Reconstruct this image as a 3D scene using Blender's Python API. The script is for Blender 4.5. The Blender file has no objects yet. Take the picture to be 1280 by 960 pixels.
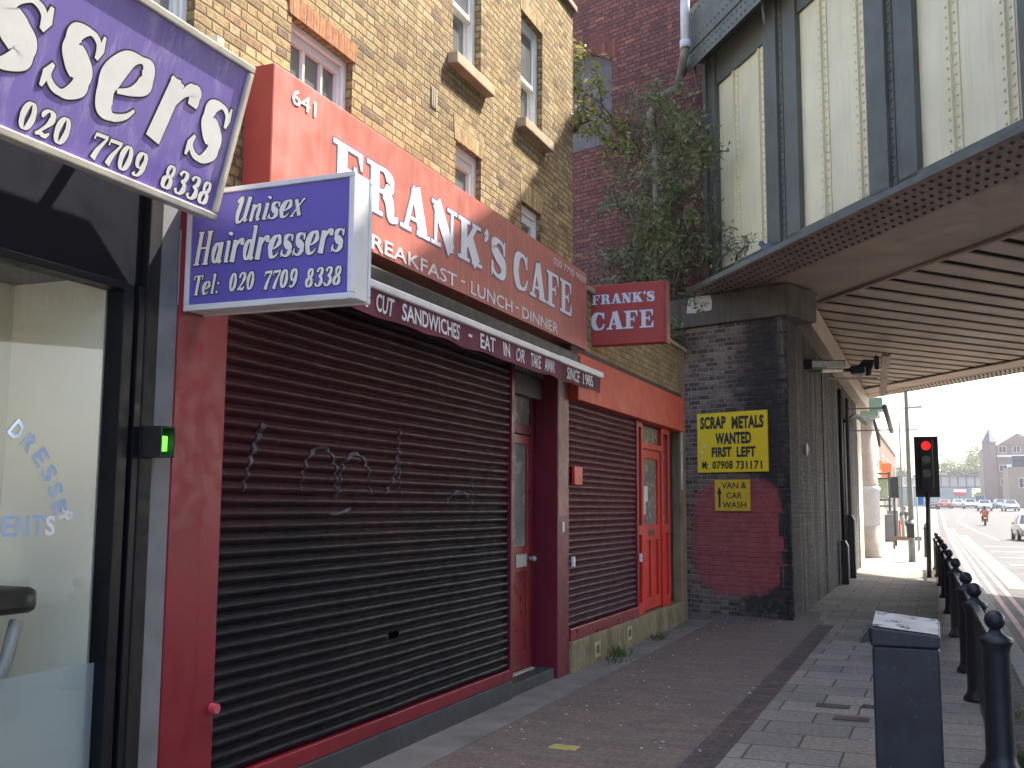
import bpy, bmesh, math, random
from mathutils import Vector, Matrix, noise as mnoise

R = math.radians
C = bpy.context.scene.collection
SC = bpy.context.scene
rnd = random.Random(7)

# ------------------------------------------------------------------ camera
CAM_H = 1.65
PITCH, YAW, ROLL = R(6.7027), R(21.9659), R(0.35)
f = Vector((-math.sin(YAW) * math.cos(PITCH), math.cos(YAW) * math.cos(PITCH), math.sin(PITCH)))
r0 = Vector((math.cos(YAW), math.sin(YAW), 0))
u0 = r0.cross(f)
r_ = r0 * math.cos(ROLL) + u0 * math.sin(ROLL)
u_ = -r0 * math.sin(ROLL) + u0 * math.cos(ROLL)
camd = bpy.data.cameras.new('camera')
cam = bpy.data.objects.new('camera', camd)
C.objects.link(cam)
m3 = Matrix((r_, u_, -f)).transposed()
cam.matrix_world = Matrix.Translation((0, 0, CAM_H)) @ m3.to_4x4()
camd.sensor_width = 36
camd.lens = 36 * 1300 / 1280
camd.clip_start = 0.05
camd.clip_end = 4000
SC.camera = cam

# ------------------------------------------------------------------ light
SUN_AZ, SUN_EL = R(35), R(54)          # azimuth measured from +Y towards +X
w = bpy.data.worlds.new('World')
SC.world = w
w.use_nodes = True
wn = w.node_tree
for n_ in list(wn.nodes):
    wn.nodes.remove(n_)
sky = wn.nodes.new('ShaderNodeTexSky')
sky.sky_type = 'NISHITA'
sky.sun_disc = False
sky.sun_elevation = SUN_EL
sky.sun_rotation = SUN_AZ
sky.air_density = 1.0
sky.dust_density = 3.5
sky.ozone_density = 0.7
bg = wn.nodes.new('ShaderNodeBackground')
bg.inputs['Strength'].default_value = 0.15
wo = wn.nodes.new('ShaderNodeOutputWorld')
wn.links.new(sky.outputs[0], bg.inputs['Color'])
wn.links.new(bg.outputs[0], wo.inputs['Surface'])
sd = bpy.data.lights.new('sun', 'SUN')
sd.energy = 3.7
sd.angle = R(0.5)
sd.color = (1.0, 0.93, 0.82)
sun = bpy.data.objects.new('sun', sd)
C.objects.link(sun)
sdir = Vector((math.sin(SUN_AZ) * math.cos(SUN_EL), math.cos(SUN_AZ) * math.cos(SUN_EL), math.sin(SUN_EL)))
sun.rotation_euler = sdir.to_track_quat('Z', 'Y').to_euler()
sun.location = sdir * 60
SC.view_settings.view_transform = 'Standard'
SC.view_settings.look = 'None'
SC.view_settings.gamma = 1
SC.view_settings.exposure = 1.95
SC.view_settings.use_curve_mapping = False
SC.render.engine = 'CYCLES'
SC.cycles.max_bounces = 8
SC.cycles.diffuse_bounces = 4

# ------------------------------------------------------------------ things, parts, properties
ORG = {}


def props(o, label=None, cat=None, group=None, kind=None):
    if label: o['label'] = label
    if cat: o['category'] = cat
    if group: o['group'] = group
    if kind: o['kind'] = kind
    return o


def thing(name, label, cat, loc=(0, 0, 0), group=None):
    o = bpy.data.objects.new(name, None)
    C.objects.link(o)
    o.location = loc
    o.empty_display_size = 0.2
    ORG[o.name] = Vector(loc)
    return props(o, label, cat, group)


def copy_tree(o, parent=None):
    c = o.copy()
    C.objects.link(c)
    c.parent = parent
    for ch in list(o.children):
        copy_tree(ch, c)
    return c


class MB:
    """collects shapes and links them as ONE mesh object"""
    def __init__(s):
        s.v = []; s.f = []

    def add(s, vs, fs):
        b = len(s.v)
        s.v += [tuple(p) for p in vs]
        s.f += [tuple(i + b for i in q) for q in fs]

    def box(s, x0, x1, y0, y1, z0, z1):
        s.add([(x0, y0, z0), (x1, y0, z0), (x1, y1, z0), (x0, y1, z0), (x0, y0, z1), (x1, y0, z1), (x1, y1, z1), (x0, y1, z1)],
              [(3, 2, 1, 0), (4, 5, 6, 7), (0, 1, 5, 4), (1, 2, 6, 5), (2, 3, 7, 6), (3, 0, 4, 7)])

    def obox(s, o, ux, uy, uz, a, b, c):
        """box spanning ranges a,b,c on axes ux,uy,uz from origin o"""
        o = Vector(o); ux = Vector(ux); uy = Vector(uy); uz = Vector(uz)
        P = []
        for k in (0, 1):
            for (i, j) in ((0, 0), (1, 0), (1, 1), (0, 1)):
                P.append(o + ux * a[i] + uy * b[j] + uz * c[k])
        s.add(P, [(3, 2, 1, 0), (4, 5, 6, 7), (0, 1, 5, 4), (1, 2, 6, 5), (2, 3, 7, 6), (3, 0, 4, 7)])

    def quad(s, a, b, c, d):
        s.add([a, b, c, d], [(0, 1, 2, 3)])

    def prism(s, pts, vec):
        """closed polygon (3-D points) extruded along vec"""
        n = len(pts); vec = Vector(vec)
        P = [Vector(p) for p in pts]
        P += [p + vec for p in P]
        s.add(P, [tuple(range(n - 1, -1, -1)), tuple(range(n, 2 * n))] + [(i, (i + 1) % n, n + (i + 1) % n, n + i) for i in range(n)])

    def cyl(s, p0, p1, ra, rb=None, n=12, caps=True):
        if rb is None: rb = ra
        p0 = Vector(p0); p1 = Vector(p1)
        d = (p1 - p0).normalized()
        a = d.orthogonal().normalized(); b = d.cross(a)
        P = []
        for (p, r) in ((p0, ra), (p1, rb)):
            for i in range(n):
                t = 2 * math.pi * i / n
                P.append(p + (a * math.cos(t) + b * math.sin(t)) * r)
        F = [(i, (i + 1) % n, n + (i + 1) % n, n + i) for i in range(n)]
        if caps: F += [tuple(range(n - 1, -1, -1)), tuple(range(n, 2 * n))]
        s.add(P, F)

    def tube(s, pts, r, n=8, r1=None):
        pts = [Vector(p) for p in pts]
        m = len(pts); P = []
        prev = None
        for k, p in enumerate(pts):
            d = (pts[min(k + 1, m - 1)] - pts[max(k - 1, 0)]).normalized()
            a = prev - d * prev.dot(d) if prev is not None else d.orthogonal()
            a.normalize(); prev = a
            b = d.cross(a)
            rr = r if r1 is None else r + (r1 - r) * k / (m - 1)
            for i in range(n):
                t = 2 * math.pi * i / n
                P.append(p + (a * math.cos(t) + b * math.sin(t)) * rr)
        F = []
        for k in range(m - 1):
            for i in range(n):
                j = (i + 1) % n
                F.append((k * n + i, k * n + j, (k + 1) * n + j, (k + 1) * n + i))
        F += [tuple(range(n - 1, -1, -1)), tuple(range((m - 1) * n, m * n))]
        s.add(P, F)

    def lathe(s, prof, o, n=16):
        """prof [(r,z)] round the vertical through o"""
        P = []
        for (r, z) in prof:
            for i in range(n):
                t = 2 * math.pi * i / n
                P.append((o[0] + r * math.cos(t), o[1] + r * math.sin(t), o[2] + z))
        F = []
        m = len(prof)
        for k in range(m - 1):
            for i in range(n):
                j = (i + 1) % n
                F.append((k * n + i, k * n + j, (k + 1) * n + j, (k + 1) * n + i))
        F += [tuple(range(n - 1, -1, -1)), tuple(range((m - 1) * n, m * n))]
        s.add(P, F)

    def ball(s, c, r, n=10, sc=(1, 1, 1)):
        m = n // 2 + 1
        P = [(c[0], c[1], c[2] - r * sc[2])]
        for k in range(1, m):
            a = -math.pi / 2 + math.pi * k / m
            for i in range(n):
                t = 2 * math.pi * i / n
                P.append((c[0] + r * sc[0] * math.cos(a) * math.cos(t), c[1] + r * sc[1] * math.cos(a) * math.sin(t), c[2] + r * sc[2] * math.sin(a)))
        P.append((c[0], c[1], c[2] + r * sc[2]))
        F = [(0, 1 + (i + 1) % n, 1 + i) for i in range(n)]
        for k in range(m - 2):
            for i in range(n):
                j = (i + 1) % n
                F.append((1 + k * n + i, 1 + k * n + j, 1 + (k + 1) * n + j, 1 + (k + 1) * n + i))
        L = len(P) - 1
        F += [(L, 1 + (m - 2) * n + i, 1 + (m - 2) * n + (i + 1) % n) for i in range(n)]
        s.add(P, F)

    def rivet(s, p, nrm, r=0.016):
        nrm = Vector(nrm); a = nrm.orthogonal().normalized(); b = nrm.cross(a); p = Vector(p)
        P = []
        for (k, h) in ((1.0, 0.0), (0.62, 0.62)):
            for i in range(6):
                t = math.pi * i / 3
                P.append(p + (a * math.cos(t) + b * math.sin(t)) * r * k + nrm * r * h)
        P.append(p + nrm * r * 0.85)
        F = [(i, (i + 1) % 6, 6 + (i + 1) % 6, 6 + i) for i in range(6)] + [(6 + i, 6 + (i + 1) % 6, 12) for i in range(6)]
        s.add(P, F)

    def build(s, name, m, parent=None, smooth=False, bevel=0.0, recalc=True, loc=None):
        org = Vector(loc) if loc is not None else (ORG.get(parent.name, Vector()) if parent is not None else Vector())
        me = bpy.data.meshes.new(name)
        me.from_pydata([tuple(Vector(p) - org) for p in s.v], [], s.f)
        if recalc:
            bm = bmesh.new(); bm.from_mesh(me)
            bmesh.ops.recalc_face_normals(bm, faces=bm.faces)
            bm.to_mesh(me); bm.free()
        uv = me.uv_layers.new(name='UVMap').data
        co = me.vertices
        for p in me.polygons:
            n = p.normal
            if abs(n.z) > 0.75:
                ax = None
            else:
                h = Vector((-n.y, n.x, 0)); h.normalize()
                if abs(h.x) > abs(h.y):
                    if h.x < 0: h = -h
                elif h.y < 0: h = -h
                ax = h
            for li in p.loop_indices:
                q = co[me.loops[li].vertex_index].co + org
                uv[li].uv = (q.x, q.y) if ax is None else (q.dot(ax), q.z)
            p.use_smooth = smooth
        if m is not None: me.materials.append(m)
        o = bpy.data.objects.new(name, me)
        C.objects.link(o)
        if loc is not None and parent is None: o.location = loc
        if parent is not None:
            o.parent = parent
            ORG[o.name] = org
        if bevel:
            b = o.modifiers.new('bevel', 'BEVEL'); b.width = bevel; b.segments = 2; b.limit_method = 'ANGLE'; b.angle_limit = R(40)
            b.harden_normals = False
        return o


def mbox(*a):
    m = MB(); m.box(*a); return m


# ------------------------------------------------------------------ materials
def new_mat(name):
    m = bpy.data.materials.new(name); m.use_nodes = True
    return m, m.node_tree, m.node_tree.nodes['Principled BSDF']


def N(nt, t, **kw):
    n = nt.nodes.new(t)
    for k, v in kw.items(): setattr(n, k, v)
    return n


def math_(nt, op, a, b=None, c=None):
    n = N(nt, 'ShaderNodeMath', operation=op)
    for i, x in enumerate((a, b, c)):
        if x is None: continue
        if hasattr(x, 'is_output'): nt.links.new(x, n.inputs[i])
        else: n.inputs[i].default_value = x
    return n.outputs[0]


def mixc(nt, fac, a, b, mode='MIX'):
    n = N(nt, 'ShaderNodeMix', data_type='RGBA', blend_type=mode)
    for key, x in ((0, fac), (6, a), (7, b)):
        if hasattr(x, 'is_output'): nt.links.new(x, n.inputs[key])
        else: n.inputs[key].default_value = x if key == 0 else (*x, 1) if len(x) == 3 else x
    return n.outputs[2]


def mapr(nt, x, a, b, c=0.0, d=1.0, smooth=True):
    n = N(nt, 'ShaderNodeMapRange')
    n.interpolation_type = 'SMOOTHSTEP' if smooth else 'LINEAR'
    nt.links.new(x, n.inputs[0])
    for i, v in enumerate((a, b, c, d)): n.inputs[i + 1].default_value = v
    return n.outputs[0]


def noise_(nt, scale, detail=4, rough=0.6, vec=None, stretch=None):
    n = N(nt, 'ShaderNodeTexNoise'); n.inputs['Scale'].default_value = scale; n.inputs['Detail'].default_value = detail
    n.inputs['Roughness'].default_value = rough
    if vec is None:
        vec = N(nt, 'ShaderNodeNewGeometry').outputs['Position']
    if stretch:
        mp = N(nt, 'ShaderNodeMapping'); mp.inputs['Scale'].default_value = stretch
        nt.links.new(vec, mp.inputs[0]); vec = mp.outputs[0]
    nt.links.new(vec, n.inputs['Vector'])
    return n.outputs['Fac']


def ramp(nt, x, stops, const=False):
    n = N(nt, 'ShaderNodeValToRGB')
    if const: n.color_ramp.interpolation = 'CONSTANT'
    e = n.color_ramp.elements
    while len(e) < len(stops): e.new(0.5)
    for i, (p, c) in enumerate(stops):
        e[i].position = p; e[i].color = (*c, 1)
    nt.links.new(x, n.inputs[0])
    return n.outputs[0]


def bump(nt, bsdf, h, strength, dist=0.01):
    b = N(nt, 'ShaderNodeBump'); b.inputs['Strength'].default_value = strength; b.inputs['Distance'].default_value = dist
    nt.links.new(h, b.inputs['Height']); nt.links.new(b.outputs[0], bsdf.inputs['Normal'])


MATS = {}


def M(name, base, rough=0.6, metal=0.0, var=0.2, scale=3.0, bmp=0.0, bscale=60, spec=0.5, streak=0.0, streak_col=None, spots=0.0, spot_col=(0.6, 0.6, 0.6), spot_scale=22, spot_lo=0.68):
    if name in MATS: return MATS[name]
    m, nt, b = new_mat(name)
    n1 = noise_(nt, scale, 5, 0.65)
    lo = tuple(c * (1 - var) for c in base); hi = tuple(min(1, c * (1 + var)) for c in base)
    col = ramp(nt, n1, [(0.3, lo), (0.7, hi)])
    if streak:
        n2 = noise_(nt, 1.0, 5, 0.7, stretch=(14, 14, 0.7))
        col = mixc(nt, mapr(nt, n2, 0.48, 0.66, 0, streak), col, streak_col or tuple(c * 0.4 for c in base))
    if spots:
        n3 = noise_(nt, spot_scale, 3, 0.7)
        col = mixc(nt, mapr(nt, n3, spot_lo, spot_lo + .07, 0, spots), col, spot_col)
    nt.links.new(col, b.inputs['Base Color'])
    nr = noise_(nt, scale * 4, 4, 0.6)
    nt.links.new(mapr(nt, nr, 0.3, 0.7, max(0.03, rough - 0.1), min(1, rough + 0.1)), b.inputs['Roughness'])
    b.inputs['Metallic'].default_value = metal
    b.inputs['Specular IOR Level'].default_value = spec
    if bmp: bump(nt, b, noise_(nt, bscale, 5, 0.6), bmp)
    MATS[name] = m
    return m


def brick_uv(nt, bw, bh, ms, wob=0.004, flem=False):
    tc = N(nt, 'ShaderNodeUVMap'); uv = tc.outputs[0]
    wn_ = N(nt, 'ShaderNodeTexNoise'); wn_.inputs['Scale'].default_value = 9; wn_.inputs['Detail'].default_value = 3
    nt.links.new(uv, wn_.inputs['Vector'])
    va = N(nt, 'ShaderNodeVectorMath', operation='MULTIPLY_ADD')
    nt.links.new(wn_.outputs['Color'], va.inputs[0]); va.inputs[1].default_value = (wob * 2, wob * 2, 0); nt.links.new(uv, va.inputs[2])
    sp = N(nt, 'ShaderNodeSeparateXYZ'); nt.links.new(va.outputs[0], sp.inputs[0])
    v = math_(nt, 'DIVIDE', sp.outputs[1], bh)
    row = math_(nt, 'FLOOR', v); fv = math_(nt, 'FRACT', v)
    off = math_(nt, 'MULTIPLY', math_(nt, 'MODULO', row, 2.0), 0.5)
    u = math_(nt, 'ADD', math_(nt, 'DIVIDE', sp.outputs[0], bw), off)
    colm = math_(nt, 'FLOOR', u); fu = math_(nt, 'FRACT', u)
    dmin = math_(nt, 'MINIMUM', fu, math_(nt, 'SUBTRACT', 1.0, fu))
    if flem:   # alternate stretchers and headers
        dmin = math_(nt, 'MINIMUM', dmin, math_(nt, 'ABSOLUTE', math_(nt, 'SUBTRACT', fu, 0.667)))
        colm = math_(nt, 'ADD', math_(nt, 'MULTIPLY', colm, 2.0), math_(nt, 'GREATER_THAN', fu, 0.667))
    du = math_(nt, 'MULTIPLY', dmin, bw)
    dv = math_(nt, 'MULTIPLY', math_(nt, 'MINIMUM', fv, math_(nt, 'SUBTRACT', 1.0, fv)), bh)
    d = math_(nt, 'MINIMUM', du, dv)
    mask = mapr(nt, d, ms * 0.25, ms * 0.75)
    cb = N(nt, 'ShaderNodeCombineXYZ'); nt.links.new(colm, cb.inputs[0]); nt.links.new(row, cb.inputs[1])
    w_ = N(nt, 'ShaderNodeTexWhiteNoise', noise_dimensions='2D'); nt.links.new(cb.outputs[0], w_.inputs['Vector'])
    return mask, w_.outputs['Value'], uv


def brick(name, stops, mortar, bw=0.225, bh=0.075, ms=0.012, bstr=0.6, rough=0.9, wob=0.004, dirt=0.45, dirt_scale=0.9, dirt_col=(0.05, 0.045, 0.04), post=None, bdist=0.012, grain=70, spec=0.3, flem=False):
    if name in MATS: return MATS[name]
    m, nt, b = new_mat(name)
    mask, rv, uv = brick_uv(nt, bw, bh, ms, wob, flem)
    col = ramp(nt, rv, stops, const=True)
    g = noise_(nt, grain * 0.3, 6, 0.75)
    col = mixc(nt, 1.0, col, ramp(nt, g, [(0.28, (0.42,) * 3), (0.72, (1.4,) * 3)]), 'MULTIPLY')
    col = mixc(nt, mask, mortar, col)
    dn = noise_(nt, dirt_scale, 6, 0.7)
    col = mixc(nt, mapr(nt, dn, 0.45, 0.75, 0, dirt), col, dirt_col)
    if post: col = post(nt, col)
    nt.links.new(col, b.inputs['Base Color'])
    b.inputs['Roughness'].default_value = rough
    b.inputs['Specular IOR Level'].default_value = spec
    h = math_(nt, 'ADD', mask, math_(nt, 'MULTIPLY', noise_(nt, grain, 5, 0.7), 0.6))
    h = math_(nt, 'ADD', h, math_(nt, 'MULTIPLY', rv, 0.35))
    bump(nt, b, h, bstr, bdist)
    MATS[name] = m
    return m


def objpos(nt, rotz=0.0):
    tc = N(nt, 'ShaderNodeTexCoord')
    mp = N(nt, 'ShaderNodeMapping'); mp.inputs['Rotation'].default_value = (0, 0, rotz)
    nt.links.new(tc.outputs['Object'], mp.inputs[0])
    sp = N(nt, 'ShaderNodeSeparateXYZ'); nt.links.new(mp.outputs[0], sp.inputs[0])
    return sp.outputs, mp.outputs[0]


def glass_mat(name, tint=(0.9, 0.93, 0.92), refl=1.0, ior=1.5, haze=0.0):
    if name in MATS: return MATS[name]
    m, nt, b = new_mat(name)
    nt.nodes.remove(b)
    out = nt.nodes['Material Output']
    tr = N(nt, 'ShaderNodeBsdfTransparent'); tr.inputs[0].default_value = (*tint, 1)
    gl = N(nt, 'ShaderNodeBsdfGlossy'); gl.inputs['Roughness'].default_value = 0.02
    lw = N(nt, 'ShaderNodeLayerWeight')
    fac = math_(nt, 'ADD', .05, math_(nt, 'MULTIPLY', math_(nt, 'POWER', lw.outputs['Facing'], 4.0), .9))
    mx = N(nt, 'ShaderNodeMixShader')
    nt.links.new(math_(nt, 'MULTIPLY', fac, refl), mx.inputs[0]); nt.links.new(tr.outputs[0], mx.inputs[1]); nt.links.new(gl.outputs[0], mx.inputs[2])
    if haze:
        df = N(nt, 'ShaderNodeBsdfDiffuse'); df.inputs[0].default_value = (0.6, 0.68, 0.72, 1)
        m2 = N(nt, 'ShaderNodeMixShader'); m2.inputs[0].default_value = haze
        nt.links.new(mx.outputs[0], m2.inputs[1]); nt.links.new(df.outputs[0], m2.inputs[2]); mx = m2
    nt.links.new(mx.outputs[0], out.inputs['Surface'])
    MATS[name] = m
    return m


def leaf_mat(name, a, b_, c):
    if name in MATS: return MATS[name]
    m, nt, b = new_mat(name)
    g = N(nt, 'ShaderNodeNewGeometry')
    col = ramp(nt, g.outputs['Random Per Island'], [(0.0, a), (0.45, b_), (1.0, c)])
    nt.links.new(col, b.inputs['Base Color'])
    b.inputs['Roughness'].default_value = 0.55
    tl = N(nt, 'ShaderNodeBsdfTranslucent'); nt.links.new(col, tl.inputs[0])
    mx = N(nt, 'ShaderNodeMixShader'); mx.inputs[0].default_value = 0.3
    nt.links.new(b.outputs[0], mx.inputs[1]); nt.links.new(tl.outputs[0], mx.inputs[2])
    nt.links.new(mx.outputs[0], nt.nodes['Material Output'].inputs['Surface'])
    MATS[name] = m
    return m


def emit_mat(name, col, s):
    if name in MATS: return MATS[name]
    m, nt, b = new_mat(name)
    b.inputs['Base Color'].default_value = (*col, 1)
    b.inputs['Emission Color'].default_value = (*col, 1); b.inputs['Emission Strength'].default_value = s
    MATS[name] = m
    return m


# ------------------------------------------------------------------ lettering
class Frame:
    def __init__(s, o, ux, uy):
        s.o = Vector(o); s.ux = Vector(ux).normalized(); s.uy = Vector(uy).normalized(); s.n = s.ux.cross(s.uy)

    def p(s, u, v, d=0.0):
        return s.o + s.ux * u + s.uy * v + s.n * d


def text2d(t, bold=0.0, space=1.0):
    cu = bpy.data.curves.new('lettering', 'FONT')
    cu.body = t; cu.offset = bold; cu.resolution_u = 3; cu.fill_mode = 'FRONT'; cu.space_character = space
    o = bpy.data.objects.new('lettering', cu); C.objects.link(o)
    dg = bpy.context.evaluated_depsgraph_get()
    me = bpy.data.meshes.new_from_object(o.evaluated_get(dg))
    vs = [(v.co.x, v.co.y) for v in me.vertices]; fs = [tuple(p.vertices) for p in me.polygons]
    bpy.data.objects.remove(o); bpy.data.meshes.remove(me); bpy.data.curves.remove(cu)
    return vs, fs


def text(mb, t, fr, u, v, w, h, off=0.004, bold=0.0, space=1.0, shear=0.0, rot=0.0):
    vs, fs = text2d(t, bold, space)
    x0 = min(p[0] for p in vs); x1 = max(p[0] for p in vs); y0 = min(p[1] for p in vs); y1 = max(p[1] for p in vs)
    P = []
    cr, sr = math.cos(rot), math.sin(rot)
    for (x, y) in vs:
        b = (y - y0) / (y1 - y0) * h
        a = (x - x0) / (x1 - x0) * w + b * shear
        P.append(fr.p(u + a * cr - b * sr, v + a * sr + b * cr, off))
    mb.add(P, fs)


def cr_sample(pts, k=7, closed=False):
    """Catmull-Rom through (x,y,w)"""
    P = [Vector(p) for p in pts]; n = len(P); out = []
    segs = n if closed else n - 1
    for i in range(segs):
        p1 = P[i]; p2 = P[(i + 1) % n]
        p0 = P[(i - 1) % n] if (closed or i > 0) else p1 * 2 - p2
        p3 = P[(i + 2) % n] if (closed or i + 2 < n) else p2 * 2 - p1
        for j in range(k):
            t = j / k
            out.append(0.5 * ((2 * p1) + (p2 - p0) * t + (2 * p0 - 5 * p1 + 4 * p2 - p3) * t * t + (3 * p1 - p0 - 3 * p2 + p3) * t ** 3))
    if not closed: out.append(P[-1])
    return out


def ring(cx, cy, rx, ry, thin, thick):
    return ('O', [(cx + rx * math.cos(a), cy + ry * math.sin(a), thin + (thick - thin) * abs(math.cos(a)) ** 1.3) for a in [i * math.pi / 8 for i in range(16)]])


def L_(x0, y0, x1, y1, w): return ('L', [(x0, y0, w), (x1, y1, w)])
def Lw(*p): return ('L', list(p))
def Cc(*p): return ('C', list(p))


SH = 0.09   # slab thickness
GL = {       # glyph: (advance, strokes), cap height 1
    'F': (0.8, [L_(.23, 0, .23, 1, .24), L_(0, .045, .5, .045, SH), L_(0, .955, .74, .955, SH), L_(.3, .52, .56, .52, .09), L_(.55, .38, .55, .66, .07), Lw((.68, .95, .12), (.72, .66, .04))]),
    'E': (0.84, [L_(.23, 0, .23, 1, .24), L_(0, .045, .76, .045, SH), L_(0, .955, .74, .955, SH), L_(.3, .52, .56, .52, .09), L_(.55, .38, .55, .66, .07), Lw((.68, .95, .12), (.72, .66, .04)), Lw((.7, .05, .12), (.75, .36, .04))]),
    'R': (0.92, [L_(.23, 0, .23, 1, .24), L_(0, .045, .46, .045, SH), L_(0, .955, .46, .955, SH), Cc((.3, .955, .09), (.52, .94, .1), (.66, .74, .22), (.52, .53, .1), (.3, .5, .09)), Cc((.5, .5, .16), (.64, .36, .21), (.7, .12, .2), (.8, .045, .12), (.9, .1, .07))]),
    'A': (0.94, [L_(.17, .05, .44, 1, .1), L_(.46, 1, .73, .05, .24), L_(.22, .3, .66, .3, .08), L_(0, .045, .34, .045, SH), L_(.52, .045, .96, .045, SH)]),
    'N': (0.92, [L_(.16, 0, .16, 1, .1), L_(.17, .98, .72, .02, .24), L_(.74, 0, .74, 1, .1), L_(0, .045, .34, .045, SH), L_(0, .955, .3, .955, SH), L_(.56, .955, .92, .955, SH)]),
    'K': (0.94, [L_(.23, 0, .23, 1, .24), L_(0, .045, .46, .045, SH), L_(0, .955, .46, .955, SH), L_(.3, .38, .7, .96, .1), L_(.44, .58, .76, .03, .23), L_(.54, .045, .96, .045, SH), L_(.54, .955, .9, .955, SH)]),
    'S': (0.74, [Cc((.6, .66, .05), (.57, .86, .07), (.38, .955, .09), (.17, .87, .17), (.14, .7, .2), (.32, .56, .24), (.53, .43, .23), (.6, .27, .2), (.52, .1, .15), (.32, .045, .09), (.13, .14, .07), (.08, .36, .05)), Lw((.62, .64, .06), (.62, 1, .06)), Lw((.06, 0, .06), (.06, .38, .06))]),
    'C': (0.84, [Cc((.72, .64, .06), (.66, .86, .09), (.46, .955, .09), (.24, .84, .19), (.14, .5, .25), (.24, .16, .19), (.46, .045, .09), (.66, .12, .08), (.76, .34, .05)), Lw((.73, .62, .06), (.73, 1, .06))]),
    "'": (0.28, [Cc((.1, 1.0, .17), (.16, .9, .13), (.06, .72, .03))]),
    ' ': (0.4, []),
    # italic lower case, x-height 1
    's': (0.72, [Cc((.6, .7, .04), (.54, .88, .06), (.38, .95, .08), (.2, .86, .18), (.2, .68, .22), (.36, .52, .28), (.52, .38, .26), (.56, .22, .2), (.42, .06, .11), (.26, .05, .08), (.12, .14, .06), (.07, .3, .04)), Lw((.60, .99, .04), (.63, .80, .09), (.61, .66, .05)), Lw((.05, .01, .04), (.05, .2, .1), (.09, .34, .04))]),
    'e': (0.8, [Cc((.3, .4, .05), (.52, .5, .1), (.66, .68, .2), (.6, .9, .17), (.44, .96, .09), (.24, .84, .2), (.12, .5, .28), (.2, .16, .22), (.38, .04, .11), (.58, .12, .06), (.68, .26, .03))]),
    'r': (0.76, [Lw((.17, 0, .27), (.2, .97, .25)), L_(.04, .93, .26, .95, .07), Cc((.26, .52, .04), (.4, .82, .09), (.54, .94, .16), (.66, .88, .22), (.68, .72, .2))]),
    'i': (0.4, [Lw((.2, .02, .2), (.2, .97, .2)), L_(.04, .93, .26, .95, .07), L_(.14, .04, .38, .04, .07), Cc((.2, 1.22, .2), (.24, 1.3, .2), (.24, 1.36, .1))]),
    'a': (0.82, [ring(.32, .48, .2, .42, .07, .22), Lw((.6, .95, .2), (.58, .1, .2)), Cc((.58, .1, .16), (.66, .04, .08), (.78, .14, .04))]),
    'd': (0.82, [ring(.32, .48, .2, .42, .07, .22), Lw((.6, 1.5, .2), (.58, .1, .2)), L_(.42, 1.48, .68, 1.5, .07), Cc((.58, .1, .16), (.66, .04, .08), (.78, .14, .04))]),
    'l': (0.42, [Lw((.2, .02, .2), (.2, 1.5, .2)), L_(.04, 1.46, .28, 1.5, .07), L_(.14, .04, .38, .04, .07)]),
    'n': (0.86, [Lw((.17, 0, .2), (.17, .97, .2)), L_(.02, .93, .24, .95, .07), Cc((.22, .6, .04), (.4, .9, .1), (.56, .9, .18), (.6, .7, .2), (.6, .2, .2), (.68, .04, .1), (.82, .12, .04))]),
    'x': (0.8, [Lw((.12, .98, .2), (.62, .02, .22)), Lw((.06, .02, .06), (.68, .98, .07)), L_(.0, .03, .2, .05, .1), L_(.6, .95, .76, .95, .1)]),
    'H': (1.1, [L_(.22, 0, .22, 1.5, .22), L_(.82, 0, .82, 1.5, .22), L_(.2, .76, .82, .76, .08), L_(.02, .035, .42, .035, .07), L_(.62, .035, 1.02, .035, .07), L_(.02, 1.465, .42, 1.465, .07), L_(.62, 1.465, 1.02, 1.465, .07)]),
    'T': (0.96, [L_(.48, 0, .48, 1.5, .24), L_(.26, .035, .7, .035, .07), L_(.04, 1.45, .92, 1.45, .09), L_(.06, 1.14, .1, 1.45, .09), L_(.86, 1.14, .88, 1.45, .09)]),
    'U': (1.1, [Cc((.02, 1.2, .12), (.14, 1.42, .1), (.3, 1.4, .2), (.28, 1.0, .22), (.24, .5, .24), (.34, .1, .2), (.56, .06, .1), (.74, .3, .08), (.82, .7, .07)), Lw((.86, 1.46, .22), (.82, .2, .2)), Cc((.82, .2, .18), (.9, .05, .1), (1.06, .16, .05))]),
    ':': (0.4, [L_(.1, .12, .3, .12, .2), L_(.1, .78, .3, .78, .2)]),
    # italic numerals, height 1
    '0': (0.66, [ring(.3, .5, .19, .45, .07, .2)]),
    '2': (0.64, [Cc((.12, .66, .05), (.1, .76, .13), (.18, .9, .1), (.32, .96, .08), (.48, .84, .18), (.48, .66, .19), (.36, .42, .1), (.08, .06, .06)), Cc((.04, .06, .08), (.22, .12, .12), (.42, .07, .12), (.56, .22, .05))]),
    '7': (0.6, [Lw((.08, .9, .13), (.62, .93, .13)), L_(.08, .7, .1, .96, .05), Cc((.6, .9, .06), (.46, .6, .1), (.34, .3, .16), (.28, 0, .2))]),
    '9': (0.66, [ring(.3, .66, .18, .29, .07, .18), Cc((.48, .66, .18), (.47, .36, .17), (.36, .1, .1), (.2, .04, .08), (.1, .12, .13))]),
    '8': (0.66, [ring(.31, .74, .15, .21, .07, .15), ring(.29, .26, .19, .22, .07, .19)]),
    '3': (0.62, [Cc((.1, .76, .12), (.18, .92, .09), (.32, .96, .08), (.46, .84, .18), (.42, .64, .14), (.24, .53, .06)), Cc((.24, .53, .06), (.44, .46, .14), (.5, .26, .21), (.36, .05, .1), (.16, .06, .09), (.07, .2, .13))]),
}


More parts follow.
